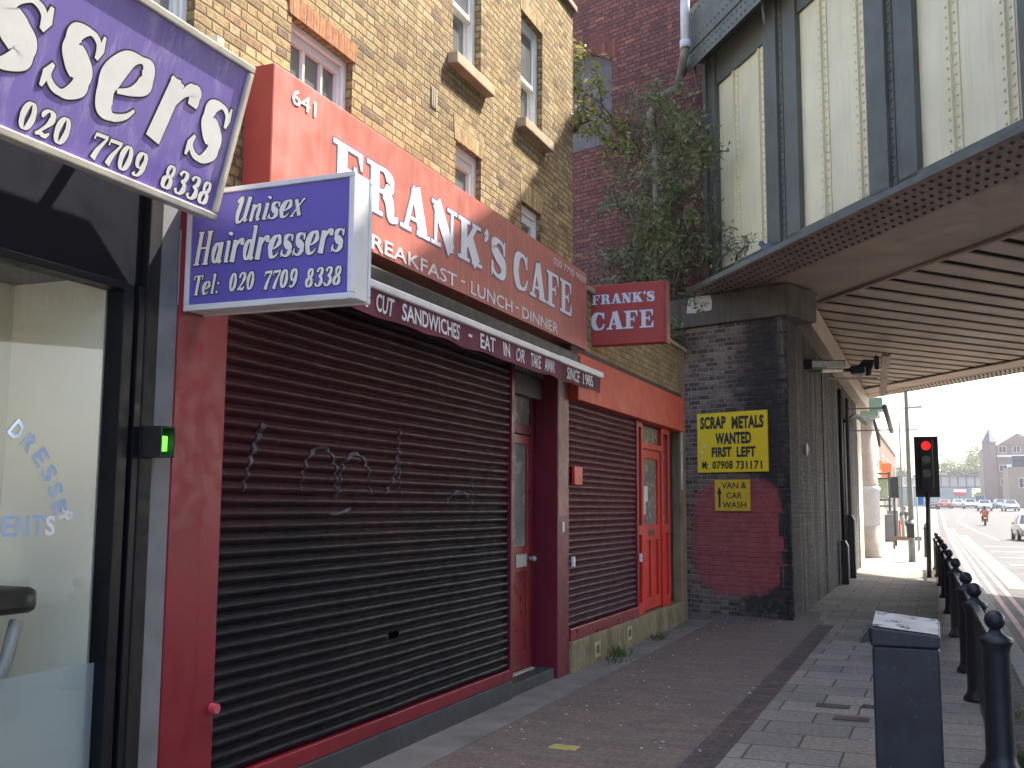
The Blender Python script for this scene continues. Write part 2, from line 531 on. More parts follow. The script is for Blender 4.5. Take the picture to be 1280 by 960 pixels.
def glyphs(mb, t, fr, u, v, w, h, off=0.003, grow=0.0, shear=0.0, xh=1.0, gap=0.06):
    """draw t (stroke glyphs) into a box w x h; h is the height of cap/x-height 1; grow widens the strokes (outline layer)"""
    adv = 0
    for ch in t: adv += GL[ch][0] + gap
    adv -= gap
    sx = w / (adv + shear * 1.0 * 0.5); sy = h
    x = 0; k = 0
    for ch in t:
        a, st = GL[ch]
        for j, (kind, pts) in enumerate(st):
            closed = kind == 'O'
            S = [Vector(p) for p in pts] if kind == 'L' else cr_sample(pts, 9, closed)
            n = len(S)
            # to metric space
            Q = [Vector((u + (x + p.x + p.y * shear) * sx, v + p.y * sy, 0)) for p in S]
            Wd = [max(p.z, 0.02) * (sx + sy) * 0.5 for p in S]
            A = []; B = []
            for i in range(n):
                if closed: d = Q[(i + 1) % n] - Q[i - 1]
                else: d = Q[min(i + 1, n - 1)] - Q[max(i - 1, 0)]
                d.normalize()
                nn = Vector((-d.y, d.x, 0))
                # horizontal strokes scale with sy, vertical with sx
                hw = max(S[i].z, 0.02) * 0.5 * (abs(nn.x) * sx + abs(nn.y) * sy) + grow
                c = Q[i].copy()
                if not closed and grow:
                    if i == 0: c -= d * grow
                    if i == n - 1: c += d * grow
                A.append(c + nn * hw); B.append(c - nn * hw)
            o = off + j * 0.0002 + (k % 2) * 0.0001
            P = [fr.p(p.x, p.y, o) for p in A] + [fr.p(p.x, p.y, o) for p in B]
            segs = n if closed else n - 1
            mb.add(P, [(i, (i + 1) % n, n + (i + 1) % n, n + i) for i in range(segs)])
            k += 1
        x += a + gap


def gz(Y):
    s = min(max((Y - 60) / 140, 0), 1)
    return 2 * (3 * s * s - 2 * s ** 3)
# ================================================================== MATERIALS
STOCK = [(0.0, (.39, .275, .125)), (.16, (.45, .33, .16)), (.32, (.33, .23, .11)), (.46, (.47, .355, .19)), (.58, (.28, .19, .10)), (.66, (.41, .29, .135)), (.82, (.20, .14, .09)), (.87, (.43, .31, .15)), (.96, (.35, .215, .12))]
brick_stock = brick('stock_brick', STOCK, (.22, .16, .09), bw=.30, bh=.062, dirt=.5, bstr=1.0, ms=.013, wob=.007, flem=True)
brick_annex = brick('annex_brick', [(0, (.42, .31, .15)), (.3, (.48, .36, .19)), (.6, (.36, .27, .13)), (.85, (.44, .31, .16))], (.22, .17, .1), dirt=.3, bstr=.6)
brick_red = brick('viaduct_brick', [(0, (.205, .080, .070)), (.25, (.165, .066, .064)), (.5, (.235, .095, .08)), (.68, (.14, .06, .058)), (.86, (.20, .082, .072)), (.965, (.33, .14, .075))], (.055, .03, .03), bw=.345, bh=.08, ms=.014, dirt=.3, bstr=.7, dirt_col=(.07, .04, .045), flem=True)
soldier = brick('soldier_brick', [(0, (.46, .20, .09)), (.5, (.40, .17, .08)), (.8, (.5, .24, .11))], (.3, .2, .13), bw=.075, bh=.6, ms=.012, dirt=.2)
soldier_stock = brick('soldier_stock_brick', [(0, (.48, .33, .15)), (.5, (.38, .25, .12)), (.8, (.55, .40, .2))], (.33, .26, .17), bw=.075, bh=.6, ms=.012, dirt=.3)


def pier_post(nt, col):
    s, vec = objpos(nt, R(21.1))
    # soot over the right hand side
    x = s[0]; z = s[2]
    nz = noise_(nt, 1.6, 5, 0.7, vec=vec)
    soot = math_(nt, 'ADD', x, math_(nt, 'MULTIPLY', nz, 1.2))
    col = mixc(nt, mapr(nt, soot, 1.2, 1.9, 0, .85), col, (.022, .021, .024))
    # maroon paint patch with ragged edge
    n2 = math_(nt, 'MULTIPLY', math_(nt, 'SUBTRACT', noise_(nt, 3.2, 6, 0.75, vec=vec), 0.5), 1.6)
    dx = math_(nt, 'ABSOLUTE', math_(nt, 'SUBTRACT', x, 0.86))
    dz = math_(nt, 'ABSOLUTE', math_(nt, 'SUBTRACT', z, 1.2))
    ex = math_(nt, 'POWER', math_(nt, 'DIVIDE', dx, 0.80), 3.0); ez = math_(nt, 'POWER', math_(nt, 'DIVIDE', dz, 0.86), 3.0)
    dd = math_(nt, 'SUBTRACT', math_(nt, 'ADD', ex, ez), 1.0)
    pm = mapr(nt, math_(nt, 'ADD', dd, n2), -0.15, 0.35, 1, 0)
    paint = ramp(nt, noise_(nt, 5, 4, 0.7, vec=vec), [(.3, (.33, .070, .075)), (.7, (.50, .125, .12))])
    pm = math_(nt, 'MULTIPLY', pm, mapr(nt, s[1], .008, .016, 1, 0))
    col = mixc(nt, math_(nt, 'MULTIPLY', pm, 0.9), col, paint)
    # pale efflorescence near the ground
    low = math_(nt, 'MULTIPLY', mapr(nt, z, 0.1, 0.5, 1, 0), mapr(nt, noise_(nt, 9, 5, .7, vec=vec), .5, .7))
    return mixc(nt, math_(nt, 'MULTIPLY', low, .6), col, (.28, .27, .28))


brick_pier = brick('pier_brick', [(0, (.15, .10, .085)), (.3, (.22, .15, .125)), (.55, (.10, .066, .062)), (.8, (.27, .19, .15))], (.30, .245, .205), bw=.335, ms=.016, post=pier_post, dirt=.35, bstr=.9, flem=True, wob=.008)


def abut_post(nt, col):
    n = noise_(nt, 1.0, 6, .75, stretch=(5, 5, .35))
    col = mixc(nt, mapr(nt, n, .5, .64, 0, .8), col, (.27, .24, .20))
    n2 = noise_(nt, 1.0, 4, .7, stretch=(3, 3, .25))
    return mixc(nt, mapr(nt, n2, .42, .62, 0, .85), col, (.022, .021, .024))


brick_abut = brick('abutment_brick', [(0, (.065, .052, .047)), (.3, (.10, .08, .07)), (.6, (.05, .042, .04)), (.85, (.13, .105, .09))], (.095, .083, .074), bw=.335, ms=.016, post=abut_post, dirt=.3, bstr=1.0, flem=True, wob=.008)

slab = brick('paving_slab', [(0, (.25, .228, .205)), (.25, (.28, .256, .23)), (.5, (.22, .20, .182)), (.75, (.31, .277, .24)), (.92, (.265, .226, .182))], (.07, .065, .06), bw=.62, bh=.45, ms=.016, bstr=.35, dirt=.55, dirt_scale=1.3, dirt_col=(.15, .135, .12), wob=.008, grain=90)
paver = brick('block_paver', [(0, (.175, .135, .118)), (.2, (.195, .146, .124)), (.4, (.16, .126, .113)), (.6, (.19, .152, .136)), (.8, (.21, .155, .13))], (.11, .095, .085), bw=.2, bh=.1, ms=.008, bstr=.3, dirt=.5, dirt_scale=.9, dirt_col=(.13, .115, .105), wob=.005, grain=110)
sett = brick('dark_paver', [(0, (.095, .075, .072)), (.3, (.115, .085, .078)), (.6, (.08, .067, .068)), (.8, (.14, .095, .082))], (.05, .045, .045), bw=.2, bh=.1, ms=.008, bstr=.35, dirt=.4, wob=.005)
rail_sett = brick('kerbside_sett', [(0, (.11, .095, .09)), (.4, (.14, .115, .105)), (.7, (.085, .08, .08))], (.045, .045, .04), bw=.2, bh=.12, ms=.016, bstr=.6, dirt=.5, wob=.01)

cement = M('cement', (.18, .17, .16), .9, var=.3, scale=2.5, bmp=.25, spots=.3, spot_col=(.3, .3, .3))
asphalt = M('asphalt', (.055, .052, .049), .85, var=.18, scale=.6, bmp=.2, bscale=160)
granite = M('kerb_granite', (.21, .20, .19), .85, var=.2, scale=5, bmp=.15)
soil = M('soil', (.16, .14, .11), .95, var=.3, scale=.05)
redline = M('red_road_paint', (.30, .17, .15), .7, var=.35, scale=5)
pale_line = M('worn_white_road_paint', (.30, .285, .26), .7, var=.3, scale=3)
yel_line = M('worn_cream_channel', (.15, .13, .10), .8, var=.25, scale=2)

red_face = M('fascia_red_paint', (.46, .128, .098), .5, var=.1, scale=1.2, streak=.35, streak_col=(.60, .24, .19), bmp=.02, bscale=20, spec=.9)
red_end = M('fascia_end_red', (.40, .06, .045), .5, var=.12, scale=2)
maroon = M('maroon_gloss', (.23, .012, .026), .42, var=.2, scale=2.2, spots=.12, spot_col=(.38, .10, .12), spot_scale=12, spec=.3)
maroon2 = M('maroon_dark_gloss', (.16, .012, .030), .45, var=.2, scale=2.2, spec=.3)
maroon_door = M('maroon_door_paint', (.25, .020, .026), .35, var=.2, scale=2)
bright_red = M('bright_red_gloss', (.64, .028, .018), .45, var=.15, scale=2, spec=.3)
orange_red = M('orange_red_board', (.70, .085, .040), .55, var=.12, scale=1.5, spec=.3)
white_vinyl = M('white_vinyl', (.74, .74, .78), .55, var=.06, scale=9, spots=.25, spot_col=(.55, .55, .6), spot_scale=30)
cream_vinyl = M('cream_vinyl', (.86, .84, .80), .5, var=.06, scale=8)
dark_vinyl = M('dark_outline_vinyl', (.03, .022, .028), .5)
blue_edge = M('blue_edge_vinyl', (.16, .14, .27), .5)
purple = M('purple_sign_face', (.19, .13, .47), .42, var=.1, scale=2, streak=.6, streak_col=(.38, .31, .60), spec=.8)
purple2 = M('purple_sign_face_clean', (.14, .115, .47), .4, var=.08, scale=3)
alu = M('weathered_aluminium', (.62, .58, .50), .45, metal=.35, var=.2, scale=6, spots=.5, spot_col=(.3, .25, .2), spot_scale=40)
alu_white = M('white_sign_tray', (.72, .73, .74), .45, var=.1, scale=4, spots=.3, spot_col=(.45, .42, .4))
white_metal = M('white_enamel_bar', (.75, .74, .74), .4, var=.12, scale=5, spots=.3, spot_col=(.3, .3, .3), spot_scale=14)
awn_cloth = M('maroon_awning_cloth', (.17, .035, .062), .85, var=.3, scale=3, bmp=.2, bscale=14)
black_box = M('black_housing', (.018, .018, .02), .5, var=.3)
navy = M('navy_board', (.004, .005, .012), .6, var=.2, scale=2, spec=.1)
black_alu = M('black_window_frame', (.006, .007, .011), .4, var=.3, spec=.2)
black_wood = M('black_painted_timber', (.010, .010, .013), .55, var=.4, scale=3, streak=.4, streak_col=(.022, .018, .018), bmp=.05, spec=.25)
plinth = M('black_plinth', (.045, .048, .055), .7, var=.35, scale=3, bmp=.2, spots=.4, spot_col=(.2, .2, .2))
peel = M('peeling_grey_paint', (.17, .178, .19), .8, var=.25, scale=4, spots=.95, spot_col=(.13, .015, .025), spot_scale=8, bmp=.25)
upvc = M('white_upvc', (.80, .80, .80), .4, var=.06)
sash_paint = M('white_sash_paint', (.78, .77, .74), .5, var=.08)
dark_glass = M('dark_window_glass', (.035, .045, .05), .06, var=.3, spec=.9)
curtain = M('grey_window_glass', (.16, .17, .17), .08, var=.35, scale=2, spec=.9)
frosted = M('frosted_door_glass', (.24, .24, .22), .2, var=.3, scale=2.5, spec=.6)
stone = M('stone_sill', (.40, .32, .21), .85, var=.25, scale=5, bmp=.2)
coping = M('coping_stone', (.36, .30, .22), .9, var=.3, scale=4, bmp=.25)
dark_stone = M('sooty_stone', (.115, .097, .085), .9, var=.4, scale=2.2, bmp=.4, bscale=25, streak=.5, streak_col=(.035, .032, .03))
render_tan = M('stained_tan_render', (.30, .21, .13), .9, var=.35, scale=2.4, bmp=.3, streak=.55, streak_col=(.12, .075, .05))
render_plinth = M('mossy_plinth_render', (.27, .21, .12), .92, var=.45, scale=3.5, bmp=.4, streak=.4, streak_col=(.06, .055, .03))
grey_render = M('grey_blocked_arch_render', (.16, .15, .17), .92, var=.3, scale=1.4, streak=.4, bmp=.2)
yellow_sign = M('yellow_sign_board', (.98, .67, .02), .45, var=.05, scale=4)
yellow_sign2 = M('faded_yellow_board', (.78, .50, .03), .5, var=.1, scale=5)
black_letter = M('black_lettering', (.02, .02, .022), .55)
green_steel = M('bridge_green_steel', (.082, .086, .070), .6, var=.22, scale=1.4, streak=.35, streak_col=(.10, .10, .08), bmp=.06)
cream_steel = M('bridge_cream_steel', (.66, .59, .39), .55, var=.1, scale=1.2, streak=.35, streak_col=(.46, .44, .34), spots=.25, spot_col=(.25, .24, .2), spot_scale=9, bmp=.05)
brown_steel = M('bridge_brown_plate', (.40, .31, .235), .6, var=.28, scale=.9, streak=0, bmp=.12, bscale=12, spots=.2, spot_col=(.16, .11, .09), spot_scale=5)
rivet_steel = M('bridge_riveted_flange', (.27, .20, .17), .6, var=.3, scale=2)
rivet_dark = M('dark_rivet_heads', (.055, .045, .042), .6)
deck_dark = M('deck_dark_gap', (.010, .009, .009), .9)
teal_steel = M('bridge_teal_steel', (.24, .36, .30), .6, var=.15)
iron = M('black_iron', (.016, .018, .026), .42, var=.35, scale=8, spots=.2, spot_col=(.08, .08, .09), spot_scale=30)
rail_top = M('worn_rail_top', (.09, .09, .095), .45, var=.3, scale=7)
bin_body = M('bin_navy_black', (.018, .021, .034), .42, var=.4, scale=6, spots=.35, spot_col=(.14, .15, .17), spot_scale=26, spot_lo=.63, streak=.3, streak_col=(.045, .048, .06))
bin_lid = M('bin_lid_worn_grey', (.48, .48, .46), .55, var=.3, scale=6, spots=.9, spot_col=(.06, .06, .065), spot_scale=9, spot_lo=.52)
steel_grey = M('galvanised_grey', (.36, .38, .37), .5, metal=.2, var=.2)
pipe_white = M('white_downpipe', (.58, .60, .63), .45, var=.15, scale=6)
pipe_grey = M('weathered_grey_downpipe', (.19, .165, .14), .75, var=.3, scale=5)
bark = M('shrub_bark', (.10, .075, .05), .9, var=.3)
white_paper = M('white_paper', (.8, .8, .78), .8, var=.05)
skin = M('skin', (.55, .33, .24), .6, var=.05)

# ================================================================== GROUND
YS = [-60, -20, 0, 20, 40, 60, 70, 80, 90, 100, 115, 130, 145, 160, 175, 190, 205, 240, 300, 420]


def strip(x0, x1, dz, y0=-60, y1=420, mb=None):
    mb = mb or MB()
    ys = [y0] + [y for y in YS if y0 < y < y1] + [y1]
    for a, b in zip(ys[:-1], ys[1:]):
        mb.quad((x0, a, gz(a) + dz), (x1, a, gz(a) + dz), (x1, b, gz(b) + dz), (x0, b, gz(b) + dz))
    return mb


g = MB()
YG = [-400, -60, 20, 60, 80, 100, 120, 140, 160, 180, 200, 420, 2500]
for a, b in zip(YG[:-1], YG[1:]):
    g.quad((-2500, a, gz(a) - .2), (2500, a, gz(a) - .2), (2500, b, gz(b) - .2), (-2500, b, gz(b) - .2))
props(g.build('ground', soil), kind='structure')
props(strip(0.9, 22, -.12).build('road', asphalt), kind='structure')
pv = MB()
strip(-1.45, 0.30, 0, -60, 15.5, pv); strip(-5, 0.30, 0, 15.5, 420, pv)
props(pv.build('pavement', slab), kind='structure')
props(strip(0.30, 0.72, .002).build('kerbside_paving', rail_sett), kind='structure')
k = MB()
ys = [-60] + YS[1:]
for a, b in zip(YS[:-1], YS[1:]):
    L = 0.9
    k.add([(0.72, a, gz(a) + .003), (0.90, a, gz(a) + .003), (0.90, b, gz(b) + .003), (0.72, b, gz(b) + .003), (0.92, a, gz(a) - .16), (0.92, b, gz(b) - .16)], [(0, 1, 2, 3), (1, 4, 5, 2)])
props(k.build('kerb', granite), kind='structure')
fc = MB(); fc.add([(x, y, .004) for (x, y, _z) in [(-3.05, -60, 0), (-1.55, -60, 0), (-1.55, 15.5, 0), (-1.75, 17.6, 0), (-5, 18.6, 0), (-5, 15.3, 0), (-3.05, 15.3, 0)]], [(0, 1, 2, 3, 4, 5, 6)])
props(fc.build('block_paving', paver), kind='structure')
bd = MB(); bd.add([(-1.55, -60, .008), (-1.33, -60, .008), (-1.36, 15.6, .008), (-1.58, 15.6, .008)], [(0, 1, 2, 3)])
props(bd.build('dark_paving_band', sett), kind='structure')
props(mbox(-3.6, -3.05, -60, 15.5, -.1, .012).build('cement_strip', cement), kind='structure')
rl = MB(); strip(1.08, 1.17, -.116, -60, 90, rl); strip(1.32, 1.41, -.116, -60, 90, rl)
props(rl.build('red_route_lines', redline), kind='structure')
props(strip(1.5, 1.95, -.115, 26, 75).build('worn_channel_strip', yel_line), kind='structure')
wl = MB()
for (y, t) in ((26.5, .35), (31.5, .35), (37, .4), (42.5, .4), (48.5, .4), (55, .4)):
    wl.box(2.2, 12, y, y + t, -.119, -.115)
pts = [(3.25, 66), (2.75, 84), (2.2, 104), (2.0, 112), (2.6, 126), (3.5, 143)]
for (a, b) in zip(pts[:-1], pts[1:]):
    wl.quad((a[0], a[1], gz(a[1]) - .113), (a[0] + .18, a[1], gz(a[1]) - .113), (b[0] + .18, b[1], gz(b[1]) - .113), (b[0], b[1], gz(b[1]) - .113))
pts = [(.95, 115), (.55, 128), (.2, 150)]
for (a, b) in zip(pts[:-1], pts[1:]):
    wl.quad((a[0], a[1], gz(a[1]) - .113), (a[0] + .2, a[1], gz(a[1]) - .113), (b[0] + .2, b[1], gz(b[1]) - .113), (b[0], b[1], gz(b[1]) - .113))
props(wl.build('road_markings', pale_line), kind='structure')

# ================================================================== STOCK BRICK BUILDING
XW = -3.55
ZT = 7.17
YE = 10.56
openings = [  # y0,y1,z0,z1,kind
    (2.95, 4.25, 3.2, 4.95, 'casement'),
    (5.14, 5.87, 3.45, 4.645, 'casement'),
    (7.52, 8.05, 3.5, 4.66, 'plain'),
    (9.02, 9.55, 3.5, 4.56, 'plain'),
    (7.44, 8.02, 5.33, 6.55, 'sash'),
    (8.98, 9.58, 5.33, 6.47, 'sash'),
    (-1.5, .2, 5.33, 6.55, 'sash'), (2.9, 3.6, 5.6, 6.8, 'sash'), (5.3, 6.0, 5.6, 6.8, 'sash')]
bb = thing('brick_building', 'yellow stock brick building with sash windows rising above the red cafe fascia', 'building', (XW, 5, 0))
wl = MB()
ysb = sorted({-8.0, YE} | {o[0] for o in openings} | {o[1] for o in openings})
zsb = sorted({2.9, ZT} | {o[2] for o in openings} | {o[3] for o in openings})
for a, b in zip(ysb[:-1], ysb[1:]):
    for c, d in zip(zsb[:-1], zsb[1:]):
        my, mz = (a + b) / 2, (c + d) / 2
        if any(o[0] < my < o[1] and o[2] < mz < o[3] for o in openings): continue
        wl.quad((XW, a, c), (XW, b, c), (XW, b, d), (XW, a, d))
D = .10
for (a, b, c, d, kd) in openings:
    wl.quad((XW, a, c), (XW - D, a, c), (XW - D, a, d), (XW, a, d)); wl.quad((XW, b, c), (XW - D, b, c), (XW - D, b, d), (XW, b, d))
    wl.quad((XW, a, d), (XW, b, d), (XW - D, b, d), (XW - D, a, d)); wl.quad((XW, a, c), (XW, b, c), (XW - D, b, c), (XW - D, a, c))
wl.quad((XW, YE, 2.9), (XW - 8, YE, 2.9), (XW - 8, YE, ZT), (XW, YE, ZT))
wl.quad((XW, -8, 0), (XW - 8, -8, 0), (XW - 8, -8, ZT), (XW, -8, ZT))
wl.quad((XW - 8, -8, 0), (XW - 8, YE, 0), (XW - 8, YE, ZT), (XW - 8, -8, ZT))
wl.quad((XW, -8, ZT - .02), (XW, YE, ZT - .02), (XW - 8, YE, ZT - .02), (XW - 8, -8, ZT - .02))
wl.build('wall', brick_stock, bb, recalc=False)
mbox(XW - .3, XW + .045, -8, YE + .04, ZT - .005, ZT + .07).build('coping', coping, bb, bevel=.01)
mbox(XW - 8, XW - .02, -8, YE - .02, 2.7, 2.9).build('floor_slab', cement, bb)
for (a, b, c, d, kd) in openings:
    x = XW - D + .002
    fr = MB()
    t = .06 if kd != 'casement' else .045
    if kd == 'casement':
        for (y0, y1, z0, z1) in ((a, a + t, c, d), (b - t, b, c, d), (a + t, b - t, c, c + t), (a + t, b - t, d - t, d)):
            fr.box(x - .05, x + .05, y0, y1, z0, z1)
        w_ = fr.build('window', upvc, bb, bevel=.006)
        s_ = MB(); t2 = .032; a2, b2, c2, d2 = a + t + .004, b - t - .004, c + t + .004, d - t - .03
        s_.box(x - .03, x + .025, a2, b2, d2 + .003, d - t - .004)
        for (y0, y1, z0, z1) in ((a2, a2 + t2, c2, d2), (b2 - t2, b2, c2, d2), (a2 + t2, b2 - t2, c2, c2 + t2), (a2 + t2, b2 - t2, d2 - t2, d2)):
            s_.box(x - .03, x + .03, y0, y1, z0, z1)
        for kx in (1, 2):
            yy = a2 + (b2 - a2) * kx / 3
            s_.box(x - .012, x + .022, yy - .012, yy + .012, c2 + t2, d2 - t2)
        s_.build('sash', upvc, w_, bevel=.004)
        mbox(x - .025, x - .005, a2 + .02, b2 - .02, c2 + .02, d2 - .02).build('pane', curtain, w_)
    elif kd == 'plain':
        for (y0, y1, z0, z1) in ((a, a + t, c, d), (b - t, b, c, d), (a + t, b - t, c, c + t), (a + t, b - t, d - t - .02, d)):
            fr.box(x - .05, x + .05, y0, y1, z0, z1)
        w_ = fr.build('window', sash_paint, bb, bevel=.006)
        s_ = MB(); a2, b2 = a + t + .003, b - t - .003
        s_.box(x - .03, x + .035, a2, a2 + .035, c + t, d - t - .023); s_.box(x - .03, x + .035, b2 - .035, b2, c + t, d - t - .023)
        s_.box(x - .03, x + .035, a2 + .035, b2 - .035, d - t - .10, d - t - .023)
        s_.build('sash', sash_paint, w_, bevel=.004)
        mbox(x - .025, x - .005, a2 + .02, b2 - .02, c + .05, d - .1).build('pane', curtain, w_)
    else:
        for (y0, y1, z0, z1) in ((a, a + t, c, d), (b - t, b, c, d), (a + t, b - t, d - t, d), (a + t, b - t, c, c + .06)):
            fr.box(x - .06, x + .04, y0, y1, z0, z1)
        w_ = fr.build('window', sash_paint, bb, bevel=.006)
        mid = c + (d - c) * .46
        for (kk, z0, z1, xo) in ((0, mid - .02, d - t - .003, .012), (1, c + .063, mid + .02, -.028)):
            s_ = MB(); a2, b2 = a + t + .003, b - t - .003; xs = x + xo
            for (y0, y1, zz0, zz1) in ((a2, a2 + .04, z0, z1), (b2 - .04, b2, z0, z1), (a2 + .04, b2 - .04, z0, z0 + .045), (a2 + .04, b2 - .04, z1 - .045, z1)):
                s_.box(xs - .018, xs + .018, y0, y1, zz0, zz1)
            s_.build('sash', sash_paint, w_, bevel=.004)
            mbox(xs - .01, xs - .002, a2 + .02, b2 - .02, z0 + .02, z1 - .02).build('pane', curtain, w_)
    if kd == 'sash':
        mbox(XW - .10, XW + .09, a - .09, b + .12, c - .085, c + .012).build('sill', stone, bb, bevel=.008)
    # lintel of soldier bricks
    if kd == 'casement':
        pts = [(XW - .003, a - .03, d + .002), (XW - .003, b + .03, d + .002), (XW - .003, b + .05, d + .135), (XW - .003, a - .05, d + .135)]
        l_ = MB(); l_.prism(pts, (.012, 0, 0)); l_.build('lintel', soldier, bb)
    else:
        pts = [(XW - .003, a - .02, d + .002), (XW - .003, b + .02, d + .002), (XW - .003, b + .05, d + .205), (XW - .003, a - .05, d + .205)]
        l_ = MB(); l_.prism(pts, (.008, 0, 0)); l_.build('lintel', soldier_stock, bb)
ab = MB()
for kx in range(3): ab.box(XW, XW + .012, 7.055 + kx * .035, 7.078 + kx * .035, 4.78, 4.93)
ab.box(XW, XW + .005, 7.045, 7.16, 4.77, 4.94)
ab.build('air_brick', coping, bb)

# ================================================================== CAFE SHOPFRONT
cf = thing('cafe_shopfront', 'maroon cafe shopfront with a closed dark roller shutter and recessed glazed door', 'shopfront', (-3.5, 7, 0))
mbox(-3.62, -3.40, 4.047, 4.29, .012, 3.3).build('pilaster', maroon, cf, bevel=.006)
mbox(-3.62, -3.415, 4.292, 4.46, .012, 2.95).build('pilaster', maroon, cf, bevel=.006)
pl2 = mbox(-3.7, -3.40, 9.64, 9.98, .012, 2.95).build('pilaster', maroon2, cf, bevel=.006)
# stall riser and shutter
mbox(-3.62, -3.405, 4.462, 8.5, -.05, .168).build('plinth', plinth, cf, bevel=.01)
mbox(-3.47, -3.41, 4.464, 8.46, .17, .262).build('bottom_rail', maroon, cf, bevel=.006)
mbox(-3.62, -3.412, 8.462, 8.53, .17, 2.95).build('shutter_guide', maroon2, cf, bevel=.004)


def shutter_mat(name, top, low, z0, z1, wear=(.14, .15, .19)):
    m, nt, b = new_mat(name)
    pos = N(nt, 'ShaderNodeNewGeometry').outputs['Position']
    sp = N(nt, 'ShaderNodeSeparateXYZ'); nt.links.new(pos, sp.inputs[0])
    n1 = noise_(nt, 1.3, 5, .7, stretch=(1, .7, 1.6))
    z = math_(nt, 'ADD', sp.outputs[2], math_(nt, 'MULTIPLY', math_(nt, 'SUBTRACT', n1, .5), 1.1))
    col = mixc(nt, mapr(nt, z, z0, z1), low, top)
    n2 = noise_(nt, 2.4, 6, .75, stretch=(1, .6, 1))
    col = mixc(nt, mapr(nt, n2, .52, .72, 0, .5), col, tuple(c * .45 for c in top))
    n3 = noise_(nt, 6, 6, .8)
    col = mixc(nt, mapr(nt, n3, .62, .78, 0, .3), col, wear)
    nt.links.new(col, b.inputs['Base Color'])
    nt.links.new(mapr(nt, noise_(nt, 9, 4, .6), .3, .7, .38, .55), b.inputs['Roughness'])
    bump(nt, b, noise_(nt, 30, 4, .6), .08)
    b.inputs['Specular IOR Level'].default_value = .16
    return m


PITCHS = .0687
SPROF = [(0, -.012), (.10, -.004), (.25, .006), (.45, .012), (.62, .011), (.78, .004), (.86, -.003), (.90, -.016), (.97, -.016)]


def shutter(y0, y1, z0, z1, x, ny=24, seed=1, hole=None):
    mb = MB(); rr = random.Random(seed)
    prof = []
    z = z0
    while z < z1 - .005:
        for (t, d) in SPROF:
            zz = z + t * PITCHS
            if zz > z1: break
            prof.append((zz, d))
        z += PITCHS
    P = []
    ysx = [y0 + (y1 - y0) * i / ny for i in range(ny + 1)]
    for (zz, d) in prof:
        for y in ysx:
            wv = .004 * math.sin(y * 3.1 + zz * 1.7 + seed) + .003 * math.sin(y * 7.3 - zz * 4)
            P.append((x + d + wv, y, zz))
    m = ny + 1
    F = []
    for i in range(len(prof) - 1):
        for j in range(ny):
            if hole and hole[0] < (ysx[j] + ysx[j + 1]) / 2 < hole[1] and hole[2] < prof[i][0] and prof[i + 1][0] < hole[3]: continue
            F.append((i * m + j, i * m + j + 1, (i + 1) * m + j + 1, (i + 1) * m + j))
    mb.add(P, F)
    return mb


def sprof(z, z0):
    t = ((z - z0) / PITCHS) % 1.0
    for (a, b) in zip(SPROF[:-1], SPROF[1:]):
        if a[0] <= t <= b[0]: return a[1] + (b[1] - a[1]) * (t - a[0]) / (b[0] - a[0])
    return -.014


ZS0 = .264
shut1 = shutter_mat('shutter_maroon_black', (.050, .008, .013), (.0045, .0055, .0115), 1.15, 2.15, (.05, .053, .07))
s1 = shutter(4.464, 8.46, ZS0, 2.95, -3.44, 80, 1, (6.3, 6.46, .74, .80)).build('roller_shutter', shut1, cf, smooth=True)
mbox(-3.53, -3.49, 6.2, 6.6, .68, .86).build('shutter_gap_backing', black_box, s1)
# faded graffiti sprayed on the slats
gr = MB()


def spray(pts, w0, z_is=1):
    S = cr_sample([(y, z, w) for (y, z, w) in pts], 14)
    for a, b in zip(S[:-1], S[1:]):
        d = Vector((b.x - a.x, b.y - a.y)); 
        if d.length < 1e-6: continue
        d.normalize(); nn = Vector((-d.y, d.x))
        q = []
        for (p, s) in ((a, 1), (b, 1), (b, -1), (a, -1)):
            yy = p.x + nn.x * p.z * w0 * s; zz = p.y + nn.y * p.z * w0 * s
            q.append((-3.44 + sprof(zz, ZS0) + .0065 + .004 * math.sin(yy * 3.1 + zz * 1.7 + 1) + .003 * math.sin(yy * 7.3 - zz * 4), yy, zz))
        gr.quad(*q)


spray([(4.66, 1.72, .6), (4.74, 1.95, 1), (4.82, 2.1, 1.6)], .016)
spray([(5.2, 1.73, .5), (5.28, 1.93, 1), (5.45, 2.0, 1), (5.58, 1.9, 1), (5.6, 1.7, .5)], .011)
spray([(5.62, 1.7, .5), (5.68, 1.9, 1), (5.84, 1.98, 1.2), (6.0, 1.9, 1), (6.05, 1.7, .4)], .011)
spray([(6.22, 1.72, .5), (6.36, 1.85, 1), (6.42, 2.12, 1.2), (6.44, 2.2, .5)], .011)
spray([(6.42, 2.1, .5), (6.44, 1.8, 1), (6.48, 1.7, .5)], .010)
spray([(7.15, 1.66, .5), (7.35, 1.76, 1), (7.55, 1.74, 1), (7.66, 1.66, .5)], .009)
spray([(7.66, 1.65, .8), (7.67, 1.8, 1), (7.67, 1.95, .9)], .014)
spray([(5.5, 1.6, .5), (5.62, 1.6, 1), (5.8, 1.63, .6)], .008)
graf = M('faded_grey_spray', (.085, .082, .10), .7, var=.7, scale=7)
gr.build('graffiti', graf, s1)
# wall behind, soffit over the shutter
mbox(-3.9, -3.66, 4.0, 10.0, 2.955, 3.3).build('shutter_box', maroon2, cf)
mbox(-3.9, -3.75, 4.0, 9.64, .012, 2.95).build('back_panel', black_box, cf)
